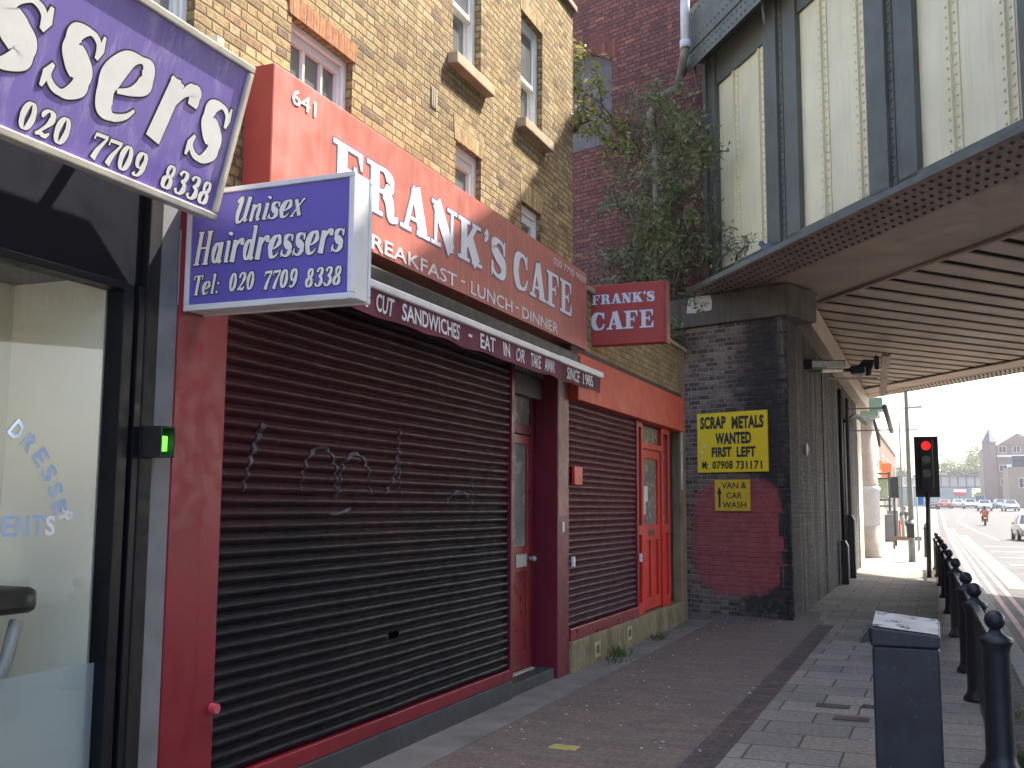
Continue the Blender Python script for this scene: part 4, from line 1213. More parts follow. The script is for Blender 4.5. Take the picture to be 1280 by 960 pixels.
q.build('arch_ring', brick('arch_brick', [(0, (.20, .06, .05)), (.5, (.26, .09, .06)), (.8, (.15, .05, .045))], (.1, .06, .05), bw=.08, bh=.34, ms=.012), vw, recalc=False)

# ================================================================== RAILWAY BRIDGE
rb = thing('railway_bridge', 'riveted steel railway bridge with cream panels and dark green stiffeners crossing the street', 'bridge', (-2.76, 15.255, 5))
BO = Vector((-2.76, 15.255, 0)); BG = Vector((.589, -.808, 0)).normalized(); BN = Vector((.808, .589, 0)).normalized(); BZ = Vector((0, 0, 1))
ZB = 5.07


def bbx(mb, s, q_, z): mb.obox(BO, BG, BN, BZ, s, q_, z)
def bpt(s, q_, z): return BO + BG * s + BN * q_ + BZ * z


SL, SR = -1.35, 26.0
q = MB(); bbx(q, (SL, SR), (0, .86), (ZB, ZB + .05)); q.build('bottom_flange', rivet_steel, rb)
q = MB(); bbx(q, (SL, SR), (-.012, -.002), (ZB + .004, ZB + .085)); bbx(q, (SL, SR), (-.001, .03), (ZB + .051, ZB + .083)); bbx(q, (SL, SR), (.031, .40), (ZB + .051, ZB + .065)); q.build('flange_lip', green_steel, rb, bevel=.008)
q = MB()
s = SL + .1
while s < 9.5:
    for k_, qq in enumerate((.09, .25, .42, .59, .76)):
        q.rivet(bpt(s + (k_ % 2) * .075, qq, ZB), (0, 0, -1), .028)
    s += .15
q.build('flange_rivets', rivet_dark, rb, recalc=False)
# web with panels
QW = .40
q = MB(); bbx(q, (SL, SR), (QW, QW + .03), (ZB + .09, 9.0)); q.build('web', green_steel, rb)
zb0, zt0 = ZB + .30, 8.42
rv = MB(); rvg = MB()


def panel(a, b):
    q = MB(); bbx(q, (a, b), (QW - .012, QW - .002), (zb0, zt0)); q.build('cream_panel', cream_steel, rb)
    q = MB()
    n = max(1, int(round((b - a) / .84)))
    for k_ in range(n):
        s = a + (b - a) * (k_ + .36) / n if n > 1 else a + (b - a) * .4
        if n > 1: s = a + .60 * (b - a) / 1.7 + k_ * .83
        bbx(q, (s - .11, s + .11), (QW - .026, QW - .014), (zb0, zt0))
        bbx(q, (s - .012, s + .012), (QW - .06, QW - .027), (zb0 + .002, zt0 - .002))
        z = zb0 + .06
        while z < zt0 - .05:
            for o in (-.065, .065): rv.rivet(bpt(s + o, QW - .026, z), tuple(-BN), .024)
            z += .115
    q.build('cream_rib', cream_steel, rb)


def cover(a, b):
    q = MB(); bbx(q, (a, b), (QW - .09, QW - .004), (ZB + .08, 8.95))
    m = (a + b) / 2
    bbx(q, (m - .10, m + .10), (QW - .104, QW - .091), (ZB + .09, 8.94))
    bbx(q, (m - .014, m + .014), (QW - .15, QW - .105), (ZB + .20, 8.93))
    q.build('green_stiffener', green_steel, rb, bevel=.004)
    z = ZB + .25
    while z < 8.9:
        for o in (-.06, .06): rvg.rivet(bpt(m + o, QW - .104, z), tuple(-BN), .025)
        z += .115
    q = MB(); q.prism([bpt(m - .02, QW - .30, 8.94), bpt(m - .02, QW - .30, 8.45), bpt(m - .02, QW - .36, 8.94)], tuple(BG * .04)); q.build('gusset', green_steel, rb)


cover(SL + .02, -.86)
s = -.86
while s < 25:
    panel(s, s + 1.62); cover(s + 1.62, s + 2.54); s += 2.54
rv.build('cream_rivets', cream_steel, rb, recalc=False); rvg.build('green_rivets', green_steel, rb, recalc=False)
q = MB(); bbx(q, (SL, SR), (QW - .09, QW - .013), (ZB + .08, zb0 - .003)); bbx(q, (-.855, SR), (QW - .06, QW - .013), (zt0 + .003, 8.99)); q.build('web_rails', green_steel, rb, bevel=.004)
# top chord
q = MB(); bbx(q, (SL - .05, SR), (-.04, .92), (9.0, 9.05)); bbx(q, (SL - .05, SR), (-.02, .0), (8.72, 8.998)); bbx(q, (SL - .05, SR), (-.035, .9), (9.052, 9.72)); q.build('top_chord', green_steel, rb, bevel=.006)
rvg2 = MB()
s = SL
while s < 5:
    for z in (8.80, 8.92, 9.15, 9.6): rvg2.rivet(bpt(s, -.036 if z > 9 else -.021, z), tuple(-BN), .02)
    s += .14
rvg2.build('chord_rivets', green_steel, rb, recalc=False)
# added unseen screen, top edge stepped to shape the shadow on the facade
q = MB()
prof = [(1.2, 9.73), (1.2, 11.42), (3.2, 11.33), (4.0, 11.7), (5.0, 12.28), (5.7, 12.6), (SR, 12.6), (SR, 9.73)]
q.prism([bpt(a, .30, z) for a, z in prof], tuple(BN * .12)); q.build('shadow_screen', green_steel, rb)
q = MB(); bbx(q, (5.72, 6.62), (.44, .9), (9.73, 13.75)); q.build('shadow_block', green_steel, rb)  # added unseen block that keeps sun off the red pilaster
# underside plates and trough deck
q = MB(); bbx(q, (SL, SR), (.862, 2.40), (ZB + .012, ZB + .05)); bbx(q, (SL, SR), (2.36, 2.42), (ZB - .03, ZB + .011)); q.build('edge_plate', brown_steel, rb, bevel=.006)
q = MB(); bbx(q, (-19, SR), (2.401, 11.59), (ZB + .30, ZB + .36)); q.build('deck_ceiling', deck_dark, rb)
TD = Vector((.64, .77, 0)).normalized()
tq = 1 / TD.dot(BN); ts = TD.dot(BG) * tq
q = MB(); q2 = MB()
s = -17.0
while s < 24:
    for (mb, w0, w1, za, zb) in ((q, 0, .43, ZB + .06, ZB + .28), ):
        a = bpt(s + w0, 2.425, za); b = bpt(s + w1, 2.425, za)
        v = BN * 8.05 + BG * (ts * 8.05)
        mb.prism([a, b, b + v, a + v], (0, 0, .03))
    s += .62
tr_ = q.build('deck_trough', brown_steel, rb, bevel=.012)
q = MB(); bbx(q, (-19, SR), (10.5, 11.25), (ZB + .012, ZB + .05)); bbx(q, (-19, SR), (11.252, 12.0), (ZB, ZB + .05)); q.build('far_flange', brown_steel, rb, bevel=.006)
q = MB(); s = -13.0
while s < -2:
    for qq in (11.35, 11.5, 11.75, 11.9): q.rivet(bpt(s, qq, ZB), (0, 0, -1), .03)
    s += .16
q.build('far_rivets', rivet_dark, rb, recalc=False)
q = MB(); bbx(q, (-19, SR), (11.6, 11.64), (ZB + .05, 9.0)); bbx(q, (-19, SR), (11.2, 12.0), (9.0, 9.6)); q.build('far_web', green_steel, rb)
q = MB(); bbx(q, (SL, SR), (.45, 2.4), (6.6, 6.9)); bbx(q, (-19, SR), (2.41, 11.59), (6.6, 6.9)); q.build('track_slab', cement, rb)
q = MB(); q.cyl(bpt(-3.6, 9, ZB + .06), bpt(-2.4, 11, ZB - .02), .03); q.build('conduit', black_box, rb)
ra_ = thing('far_abutment', 'brick abutment carrying the railway bridge on the other side of the road', 'wall', (14, 2, 0))
q = MB(); q.box(12.8, 15.5, -6.5, 11.5, -.2, 4.95); q.build('brickwork', brick_abut, ra_)
# ================================================================== DRAINPIPE AND PLANTS
dp = thing('drainpipe', 'old white and grey drainpipe bending down the viaduct wall into the shrubs', 'pipe', (-3.7, 16.6, 8))
q = MB(); q.tube([bpt(-.75, -.12, 10.4), bpt(-.88, -.16, 10.0), bpt(-.9, -.17, 9.7), bpt(-.9, -.17, 9.0)], .075, 10); q.build('upper_pipe', pipe_white, dp, smooth=True)
e0 = bpt(-.9, -.17, 9.0)
q = MB(); q.tube([e0, e0 + Vector((-.03, .02, -.12)), vp(.22, .45, 8.66), vp(.50, .62, 8.48), vp(.64, .66, 8.25), vp(.66, .5, 7.9)], .07, 10); q.tube([vp(.66, .5, 7.9), vp(.70, .42, 4.2)], .05, 10); q.build('lower_pipe', pipe_grey, dp, smooth=True)
q = MB(); q.cyl(e0 + Vector((0, 0, .0)), e0 + Vector((0, 0, .12)), .09); q.build('collar', pipe_white, dp, smooth=True)


def leaf(mb, p, d, ln, wd, rr):
    d = d.normalized()
    a = d.orthogonal().normalized(); a.rotate(Matrix.Rotation(rr.random() * 6.28, 3, d))
    b = d.cross(a)
    m = p + d * ln * .5 + b * ln * .08
    mb.add([p, m + a * wd * .5, p + d * ln, m - a * wd * .5], [(0, 1, 2), (0, 2, 3)])


def shrub(name, label, stems, nleaf, ln, wd, m, group='shrubs growing out of the viaduct wall', sprays=14, spread=.30, droop=.4, seed=1):
    """stems: list of polylines; leaves in sprays round points along the stems"""
    rr = random.Random(seed)
    base = stems[0][0]
    t = thing(name, label, 'shrub', tuple(base), group)
    st = MB(); lv = MB()
    for pl in stems:
        pl = [Vector(p) for p in pl]
        st.tube(pl, .022, 5, .006)
        for _ in range(sprays):
            u = rr.random() ** .7 * (len(pl) - 1)
            i = min(int(u), len(pl) - 2)
            c = pl[i].lerp(pl[i + 1], u - i)
            tip = c + Vector((rr.gauss(0, spread), rr.gauss(0, spread * .55) - .05, rr.gauss(.06, spread * .8)))
            st.tube([c, c.lerp(tip, .5) + Vector((0, 0, .03)), tip], .006, 3, .003)
            n = max(4, int(nleaf / (len(stems) * sprays) * rr.uniform(.4, 1.7)))
            for _k in range(n):
                f_ = rr.random()
                p = c.lerp(tip, .3 + .75 * f_) + Vector((rr.gauss(0, .05), rr.gauss(0, .05), rr.gauss(0, .05)))
                d = Vector((rr.gauss(0, 1), rr.gauss(0, 1), rr.gauss(-droop, .7)))
                s_ = rr.uniform(.55, 1.25)
                leaf(lv, p, d, ln * s_, wd * s_, rr)
    st.build('stem', bark, t)
    lv.build('foliage', m, t, recalc=False)
    return t


leafA = leaf_mat('shrub_leaf', (.10, .12, .05), (.155, .175, .075), (.25, .26, .12))
leafB = leaf_mat('sunny_leaf', (.16, .19, .04), (.24, .25, .06), (.34, .30, .10))
leafC = leaf_mat('grey_green_leaf', (.10, .12, .07), (.16, .185, .115), (.24, .26, .17))


def stem(p, q_, n=4, wob=.15, seed=0):
    rr = random.Random(seed)
    p = Vector(p); q_ = Vector(q_)
    return [p.lerp(q_, i / n) + (Vector((rr.gauss(0, wob), rr.gauss(0, wob * .6), rr.gauss(0, wob * .5))) if 0 < i < n else Vector()) for i in range(n + 1)]


# big shrub right of the drainpipe, against the girder end
shrub('wall_shrub', 'large dark green shrub right of the drainpipe against the green girder end', [stem(bpt(-1.3, -.35, 5.1), bpt(-1.0, -.4, 8.6), seed=1), stem(bpt(-1.25, -.4, 5.1), bpt(-.45, -.35, 7.9), seed=2), stem(bpt(-1.45, -.4, 5.1), bpt(-1.35, -.5, 8.2), seed=3), stem(bpt(-1.1, -.35, 5.15), bpt(-.25, -.3, 7.4), seed=4), stem(vp(.45, .35, 5), vp(.35, .4, 8.3), seed=5), stem(bpt(-1.2, -.3, 5.0), bpt(-.6, -.25, 6.6), seed=6)], 4500, .12, .042, leafA, sprays=28, spread=.37, seed=11)
shrub('wall_shrub', 'large grey green shrub left of the drainpipe on the dark red wall', [stem(vp(.9, .3, 4.3), vp(1.1, .4, 8.1), seed=7), stem(vp(1.1, .3, 4.3), vp(1.7, .4, 7.3), seed=8), stem(vp(.75, .3, 4.3), vp(.65, .4, 8.5), seed=9), stem(vp(1.0, .3, 4.3), vp(1.3, .35, 6.5), seed=10), stem(vp(1.3, .3, 4.3), vp(1.75, .35, 6.2), seed=12), stem(vp(.8, .3, 4.3), vp(.95, .5, 7.2), seed=13)], 3700, .11, .038, leafC, sprays=26, spread=.38, seed=12)
shrub('wall_shrub', 'sparse yellow green sunlit shrub high on the wall beside the blocked arch', [stem(vp(1.15, .15, 7.7), vp(1.9, 1.8, 9.35), seed=14), stem(vp(1.2, .15, 7.7), vp(1.5, 1.7, 9.1), seed=15), stem(vp(1.3, .15, 7.8), vp(2.3, 1.5, 8.7), seed=16), stem(vp(1.5, .15, 7.8), vp(2.05, 1.9, 9.5), seed=17), stem(vp(1.3, .15, 7.8), vp(1.7, 1.8, 9.2), seed=18)], 1500, .12, .05, leafB, sprays=18, spread=.22, seed=13)
shrub('wall_shrub', 'small leafy plant under the left end of the stone pier cap', [stem(pp(-.30, -.15, 4.05), pp(-.15, -.25, 4.5), 3, .05, 20), stem(pp(-.25, -.15, 4.05), pp(.02, -.2, 4.45), 3, .05, 21), stem(pp(-.35, -.15, 4.05), pp(-.45, -.25, 4.6), 3, .05, 22)], 420, .085, .035, leafA, group='small plants on ledges', sprays=10, spread=.12, seed=14)
shrub('wall_shrub', 'tiny sunlit plant sprouting from the corner of the yellow brick building', [stem((XW + .02, YE - .02, 5.75), (XW + .12, YE - .1, 6.05), 3, .03, 23), stem((XW + .02, YE - .02, 5.75), (XW + .10, YE + .1, 5.95), 3, .03, 24)], 120, .07, .035, leafB, group='small plants on ledges', sprays=7, spread=.07, seed=15)
shrub('wall_shrub', 'thin trailing creeper along the girder ledge below the first cream panel', [stem(bpt(-.75, .1, ZB + .2), bpt(-.55, .15, 6.2), 3, .06, 25), stem(bpt(-.5, .1, ZB + .2), bpt(-.1, .1, 5.6), 3, .05, 26), stem(bpt(.2, .1, ZB + .2), bpt(.5, .1, 5.4), 3, .03, 27), stem(bpt(-.8, .05, ZB + .2), bpt(-.35, .1, 7.0), 4, .06, 28)], 260, .09, .035, leafC, group='small plants on ledges', sprays=9, spread=.10, seed=16)
shrub('wall_shrub', 'bushy plant on the annex roof behind the small projecting cafe sign', [stem((-4.2, 14.6, 4.0), (-4.5, 14.9, 5.0), 3, .1, 29), stem((-4.4, 14.6, 4.0), (-4.0, 15.0, 4.7), 3, .1, 30), stem((-3.8, 14.9, 4.0), (-3.65, 15.2, 4.6), 3, .08, 33)], 620, .10, .04, leafA, group='small plants on ledges', sprays=12, spread=.2, seed=17)
grass_m = leaf_mat('weed_leaf', (.06, .10, .03), (.10, .15, .04), (.16, .20, .06))
for i, (x, y, lab, nb, h) in enumerate(((-3.28, 11.35, 'small green weed between the two vents at the annex plinth', 60, .15), (-3.25, 12.95, 'low green weed below the annex door by the plinth', 50, .12), (.50, 7.65, 'grass tuft growing beside the nearest railing post', 110, .13), (.47, 9.4, 'smaller grass tuft farther along under the railing', 90, .11), (-3.2, 10.9, 'tiny weed beside the first plinth vent', 30, .09))):
    rr = random.Random(50 + i)
    t = thing('weed', lab, 'weed', (x, y, 0), 'weeds in the paving joints')
    q = MB()
    for _ in range(nb):
        p = Vector((x + rr.gauss(0, .06), y + rr.gauss(0, .09), .0)); d = Vector((rr.gauss(0, .5), rr.gauss(0, .5), 1))
        leaf(q, p, d, h * rr.uniform(.5, 1.2), .014, rr)
    q.build('foliage', grass_m, t, recalc=False)
lt = MB(); rr = random.Random(99)
for _ in range(100):
    x = rr.uniform(-3.0, -1.4) if rr.random() < .75 else rr.uniform(-1.4, .3); y = rr.uniform(5.5, 16.2)
    if rr.random() < .35: x = -3.0 + abs(rr.gauss(0, .3))
    s = rr.uniform(.004, .015); a = rr.random() * 3
    c, d = math.cos(a) * s, math.sin(a) * s
    lt.prism([(x - c, y - d, .0135), (x + d, y - c, .0135), (x + c * 1.3, y + d, .0135), (x - d, y + c * .8, .0135)], (0, 0, .003 + rr.random() * .006))
props(lt.build('litter', M('pale_litter', (.5, .5, .48), .8, var=.3, scale=50)), kind='stuff')
o = mbox(-2.52, -2.32, 6.93, 7.07, .003, .007).build('drain_marker', M('yellow_plate', (.42, .34, .10), .7, var=.3, scale=20), loc=(-2.42, 7, .003)); props(o, 'small yellow plate set in the block paving', 'ground plate')
for i, (x, y) in enumerate(((-.98, 9.25), (-.62, 9.35), (-.80, 8.75))):
    o = mbox(x, x + .27, y, y + .16, .0035, .006).build('dark_slab', sett, loc=(x, y, 0)); props(o, ('dark paving inset, the left of the far pair', 'dark paving inset, the right of the far pair', 'dark paving inset lying nearest the viewer')[i], 'paving inset', 'dark insets in the grey slabs')
pg = MB(); pg.ball((0, 0, 0), .09, 10, (1.5, .8, .85)); pg.ball((.12, 0, .09), .042, 8); pg.cyl((.07, 0, .03), (.11, 0, .08), .05, .035, 8); pg.add([(-.1, -.04, .02), (-.1, .04, .02), (-.26, .03, -.05), (-.26, -.03, -.05), (-.1, 0, .06)], [(0, 1, 4), (0, 3, 2, 1), (0, 4, 3), (1, 2, 4), (2, 3, 4)]); pg.cyl((.155, 0, .09), (.19, 0, .08), .010, .003, 6)
bird = thing('pigeon', 'blue grey pigeon perched on the girder ledge', 'bird', (0, 0, 0))
pg.build('body', M('pigeon_grey', (.07, .08, .105), .6, var=.3, scale=12), bird, smooth=True)
lg = MB(); lg.cyl((.02, .02, -.12), (.02, .02, -.05), .006); lg.cyl((.02, -.02, -.12), (.02, -.02, -.05), .006); lg.build('legs', M('pigeon_leg', (.4, .12, .1), .6), bird)
bird.location = bpt(1.0, .2, ZB + .075 + .12); bird.rotation_euler = (0, 0, 2.6)

# ================================================================== LITTER BIN
bn = thing('litter_bin', 'tall navy black litter bin with a sloping worn grey lid on the pavement', 'bin', (-.18, 5.95, 0))
bx0, bx1, by0, by1, bh = -.326, .002, 5.85, 6.25, 1.015


def rotbin(o, a): o.rotation_euler = (0, 0, a)


q = MB(); q.box(bx0, bx1, by0, by1, .02, bh - .078); q.build('body', bin_body, bn, bevel=.012)
q = MB(); q.box(bx0 + .02, bx1 - .02, by0 + .02, by1 - .02, 0, .02); q.build('base', black_box, bn)
q = MB(); q.prism([(bx0 - .005, by0 - .01, bh - .076), (bx0 - .005, by1 + .01, bh - .076), (bx0 - .005, by1 + .01, bh + .06), (bx0 - .005, by0 - .01, bh + .02)], (bx1 - bx0 + .01, 0, 0))
for i, p in enumerate(q.v):
    if p[0] > bx0 + .1 and p[2] > bh: q.v[i] = (p[0], p[1], p[2] - .032)
q.build('hood', bin_body, bn, bevel=.01)
q = MB(); e = .006
q.add([(bx0 + .004, by0, bh + .021 + e), (bx1 - .004, by0, bh - .011 + e), (bx1 - .004, by1, bh + .028 + e), (bx0 + .004, by1, bh + .06 + e)], [(0, 1, 2, 3)])
q.build('lid', bin_lid, bn)
q = MB(); q.prism([(bx0 - .007, by0 + .03, bh - .07), (bx0 - .007, by0 + .03, bh + .0), (bx0 - .007, by1 - .03, bh + .04), (bx0 - .007, by1 - .03, bh - .07)], (-.004, 0, 0)); q.build('side_opening', M('bin_opening', (.10, .11, .14), .4, var=.8, scale=12), bn)
q = MB(); q.prism([(bx0 - .012, by0, bh - .06), (bx0 - .062, by0, bh - .066), (bx0 - .012, by0, bh + .015)], (0, by1 - by0, 0)); q.build('hood_lip', bin_body, bn)

# ================================================================== RAILING WITH BALL FINIALS
rg = thing('guard_railing', 'black iron guard railing with ball topped posts along the kerb', 'railing', (.3, 15, 0))
PY = [7.45, 10.1, 11.8, 15.0, 18.2, 21.4, 24.6, 27.9, 31.2]


def px(y): return .335 - (y - 7.4) * .0125


for i, y in enumerate(PY):
    x = px(y)
    q = MB(); q.lathe([(.125, 0), (.125, .03), (.095, .07), (.088, .12), (.082, .74), (.088, .78), (.10, .80), (.105, .83), (.06, .855), (.04, .875), (.036, .89)], (x, y, 0), 18)
    p_ = q.build('post', iron, rg, smooth=True)
    q = MB(); q.ball((x, y, .945), .064, 14); q.build('finial', iron, p_, smooth=True)
for i, (a, b) in enumerate(zip(PY[:-1], PY[1:])):
    q = MB()
    x0, x1 = px(a), px(b)
    y0, y1 = a + .10, b - .10
    d = Vector((x1 - x0, b - a, 0)).normalized(); nn = Vector((d.y, -d.x, 0))
    o = Vector((x0, a, 0)); L = (b - a)
    for (z0, z1) in ((.10, .14), (.775, .81)):
        q.obox(o, d, nn, (0, 0, 1), (.09, L - .09), (-.025, .025), (z0, z1))
    k_ = int(L / .095)
    for j in range(1, k_):
        t = L * j / k_
        q.obox(o, d, nn, (0, 0, 1), (t - .015, t + .015), (-.015, .015), (.141, .775))
    pn_ = q.build('panel', iron, rg)
    q = MB(); q.obox(o, d, nn, (0, 0, 1), (.09, L - .09), (-.032, .032), (.811, .83)); q.build('handrail', rail_top, pn_)


# ================================================================== TRAFFIC SIGNALS, LAMPS, SIGNS
def signal(label, x, y, zb, w_, h, facing, z_base=0, lit=True, lean=0.0):
    t = thing('traffic_light', label, 'traffic light', (x, y, z_base), None)
    q = MB(); q.cyl((x, y, z_base), (x + lean, y, zb + .1), .057, n=12); q.build('pole', M('signal_pole', (.05, .048, .042), .5, var=.3), t, smooth=True)
    q = MB(); s = facing
    q.box(x + lean - w_ / 2, x + lean + w_ / 2, y - .012, y + .012, zb, zb + h); q.build('backing_board', black_box, t, bevel=.01)
    q = MB(); q.box(x + lean - w_ * .27, x + lean + w_ * .27, y - .16 if s < 0 else y + .014, y - .014 if s < 0 else y + .16, zb + h * .13, zb + h * .93); q.build('housing', black_box, t, bevel=.02)
    if s < 0:
        for k_, zz in enumerate((.84, .615, .39)):
            z = zb + h * zz; r = w_ * .19
            q = MB(); q.cyl((x + lean, y - .166, z), (x + lean, y - .172, z), r, n=20)
            m = emit_mat('red_lamp', (1, .012, .012), .55) if (k_ == 0 and lit) else M('dark_lens', (.05, .05, .05), .2)
            q.build('lens', m, t)
            q = MB()
            n = 14
            for i in range(n):
                a0 = math.pi * (-.05 + 1.1 * i / n); a1 = math.pi * (-.05 + 1.1 * (i + 1) / n)
                for rr_ in ((r * 1.05),):
                    P = [(x + lean + rr_ * math.cos(a), yy, z + rr_ * math.sin(a)) for (a, yy) in ((a0, y - .165), (a1, y - .165), (a1, y - .33), (a0, y - .33))]
                    q.quad(*P)
            q.build('visor', black_box, t, recalc=False)
    return t


signal('traffic light showing red on a dark pole beside the railing', -.16, 27.4, 1.93, .55, 1.48, -1, lean=.045)
signal('farther traffic light seen from behind above the pavement', -1.62, 50, 2.12, .40, .95, 1)


def street_lamp(label, x, y, h, arm, z0=0, group=None, r=.075):
    t = thing('street_lamp', label, 'street lamp', (x, y, z0), group)
    q = MB(); q.cyl((x, y, z0), (x, y, z0 + 1.3), r * 1.35); q.cyl((x, y, z0 + 1.3), (x, y, z0 + h), r, r * .6); q.build('pole', M('lamp_pole_green_grey', (.22, .26, .23), .5, var=.15), t, smooth=True)
    q = MB(); q.tube([(x, y, z0 + h - .05), (x + arm * .5, y, z0 + h + .12), (x + arm, y, z0 + h + .1)], .035, 6); q.build('arm', MATS['lamp_pole_green_grey'], t, smooth=True)
    q = MB(); q.prism([(x + arm - .1, y - .13, z0 + h + .06), (x + arm + .75, y - .10, z0 + h + .1), (x + arm + .75, y + .10, z0 + h + .1), (x + arm - .1, y + .13, z0 + h + .06)], (0, 0, .12)); q.build('lantern', steel_grey, t, bevel=.02)
    return t


street_lamp('tall grey lamp post just beyond the bridge, rising out of sight behind it', -.68, 35.2, 9.5, 1.4, 0, 'lamp posts along the pavement')
street_lamp('lamp post with its lantern showing higher in the sky', -1.55, 60, 6.95, .45, 0, 'lamp posts along the pavement', .06)
street_lamp('most distant lamp post with a low small lantern', -2.6, 95, 7.9, .9, gz(95), 'lamp posts along the pavement', .05)
ts = thing('street_sign', 'small white sign plate on a pole beside the farther signal', 'sign', (-.85, 42, 0))
q = MB(); q.cyl((-.72, 42, 0), (-.72, 42, 2.95), .03); q.build('pole', steel_grey, ts, smooth=True)
q = MB(); q.box(-1.05, -.48, 41.95, 41.965, 2.46, 2.83); q.build('plate', white_paper, ts, bevel=.01)
q = MB()
for i, z in enumerate((2.74, 2.66, 2.58)): q.box(-.98, -.58 - .06 * i, 41.944, 41.949, z, z + .035)
q.build('lettering', M('grey_sign_print', (.45, .47, .5), .6), ts)
ts = thing('street_sign', 'small blue sign plate low on a pole near the red signal', 'sign', (-.30, 44, 0))
q = MB(); q.cyl((-.6, 44, 0), (-.6, 44, 2.4), .03); q.build('pole', steel_grey, ts, smooth=True)
q = MB(); q.box(-.56, -.36, 43.95, 43.965, 1.80, 2.15); q.build('plate', M('blue_plate', (.05, .17, .42), .5), ts)
cb_ = thing('control_cabinet', 'small dark cabinet fixed low on the near lamp post', 'cabinet', (-.7, 35, 0))
mbox(-.80, -.58, 34.90, 35.08, .75, 1.2).build('casing', M('cabinet_green_black', (.035, .05, .045), .5), cb_, bevel=.02)
bm_ = thing('barrier', 'low brown timber barrier across the far pavement', 'barrier', (-1.2, 46, 0))
mbox(-1.75, -.5, 46, 46.08, .35, .52).build('rail', M('timber_brown', (.25, .17, .12), .8), bm_)
for x in (-1.6, -.65): mbox(x, x + .08, 46.09, 46.16, 0, .5).build('post', MATS['timber_brown'], bm_)
for i in range(3):
    t = thing('bollard', ('slim dark bollard nearest the lamp post', 'slim dark bollard, the middle of three beyond the lamp', 'slim dark bollard farthest along the kerb')[i], 'bollard', (-.35, 39 + i * 4.5, 0), 'bollards beyond the lamp post')
    x, y = -.28 - .02 * i, 39 + i * 4.5
    q = MB(); q.lathe([(.09, 0), (.075, .1), (.065, .9), (.085, .95), (.07, 1.02), (.02, 1.06)], (x, y, 0), 10); q.build('shaft', iron, t, smooth=True)

# steel column beyond the bridge
co = thing('bridge_column', 'round cream column on a wide pale drum standing beyond the abutment', 'column', (-2.02, 37.6, 0))
cream_p = M('column_pale_paint', (.60, .46, .38), .6, var=.12, streak=.25)
q = MB(); q.lathe([(.35, 0), (.34, .06), (.34, 1.05), (.335, 1.052)], (-2.02, 37.6, 0), 24); q.build('base_drum', M('column_stone', (.48, .40, .31), .9, var=.2), co, smooth=True)
q = MB(); q.lathe([(.335, 1.053), (.335, 2.22), (.37, 2.24), (.37, 2.34), (.32, 2.40)], (-2.02, 37.6, 0), 24); q.build('painted_drum', M('column_white', (.62, .63, .64), .7, var=.1), co, smooth=True)
q = MB(); q.lathe([(.31, 2.402), (.31, 2.5), (.285, 2.55), (.285, 4.75)], (-2.02, 37.6, 0), 24); q.build('shaft', cream_p, co, smooth=True)
q = MB(); q.box(-2.4, -1.6, 36.9, 38.3, 4.752, 5.0); q.box(-2.45, -1.45, 36.7, 38.5, 5.002, 5.35); q.build('capital', teal_steel, co, bevel=.03)

# under-bridge fittings
lf = thing('bridge_light', 'dark strip light on a bracket sticking out from the abutment under the bridge', 'light fitting', (-1.9, 18.3, 4.1))
q = MB(); q.obox((-1.93, 18.2, 4.0), (.18, .975, .12), (-.975, .18, 0), (0, 0, 1), (0, 2.2), (-.11, .11), (0, .16)); q.build('casing', black_box, lf, bevel=.02)
q = MB(); q.obox((-1.93, 18.2, 4.0), (.18, .975, .12), (-.975, .18, 0), (0, 0, 1), (.7, 2.1), (-.09, .09), (-.07, -.002)); q.build('diffuser', M('dusty_diffuser', (.45, .38, .30), .5), lf, bevel=.02)
q = MB(); q.cyl((-1.97, 18.25, 4.02), (-1.6, 18.35, 4.03), .022); q.cyl((-1.97, 19.6, 4.25), (-1.6, 19.7, 4.25), .02); q.build('bracket', steel_grey, lf)
jb = thing('junction_box', 'dark cluster of boxes with bird spikes hanging under the deck near the strip light', 'junction box', (-.95, 22, 4.6))
q = MB(); q.box(-1.42, -1.14, 21.3, 21.6, 4.28, 4.44); q.prism([(-1.3, 21.8, 4.30), (-1.05, 21.8, 4.36), (-.98, 21.8, 4.60), (-1.2, 21.8, 4.62), (-1.32, 21.8, 4.48)], (0, .3, 0)); q.box(-1.0, -.90, 21.9, 22.0, 4.42, 4.70); q.cyl((-1.4, 21.5, 4.38), (-1.75, 20.9, 4.28), .04); q.ball((-1.12, 21.75, 4.36), .09, 8); q.build('box', black_box, jb, bevel=.03)
q = MB()
for i in range(14): q.cyl((-1.22 + i * .025, 21.95, 4.61), (-1.22 + i * .025 + rnd.gauss(0, .02), 21.95, 4.74), .005, n=4)
q.build('spikes', steel_grey, jb)
st_ = thing('hanger_strap', 'brown steel strap sloping under the far side of the deck', 'strap', (-.9, 24, 4.7))
q = MB(); q.prism([(-.86, 22.4, 4.74), (-.70, 22.4, 4.74), (-1.0, 27.6, 4.46), (-1.16, 27.6, 4.46)], (0, 0, .08)); q.build('plate', brown_steel, st_)
cb2 = thing('cable_loom', 'loops of black cable on a rod sticking out from the abutment', 'cables', (-1.9, 27, 4))
q = MB()
for k_ in range(4): q.tube([(-1.93, 26.4 + k_ * .3, 3.75 + k_ * .03), (-1.75, 27.5 + k_ * .3, 4.0), (-1.6, 29 + k_ * .2, 4.05 - k_ * .05), (-1.45, 30.4, 4.12), (-1.35, 31.2, 3.7 - .1 * k_)], .035, 6)
q.build('cable', black_box, cb2, smooth=True)
q = MB(); q.cyl((-1.95, 27.2, 4.12), (-1.0, 27.4, 4.14), .018); q.cyl((-1.95, 28.2, 3.64), (-.95, 28.4, 3.66), .018); q.cyl((-1.97, 22.6, 4.35), (-1.0, 23.2, 4.4), .02); q.build('rod', steel_grey, cb2)
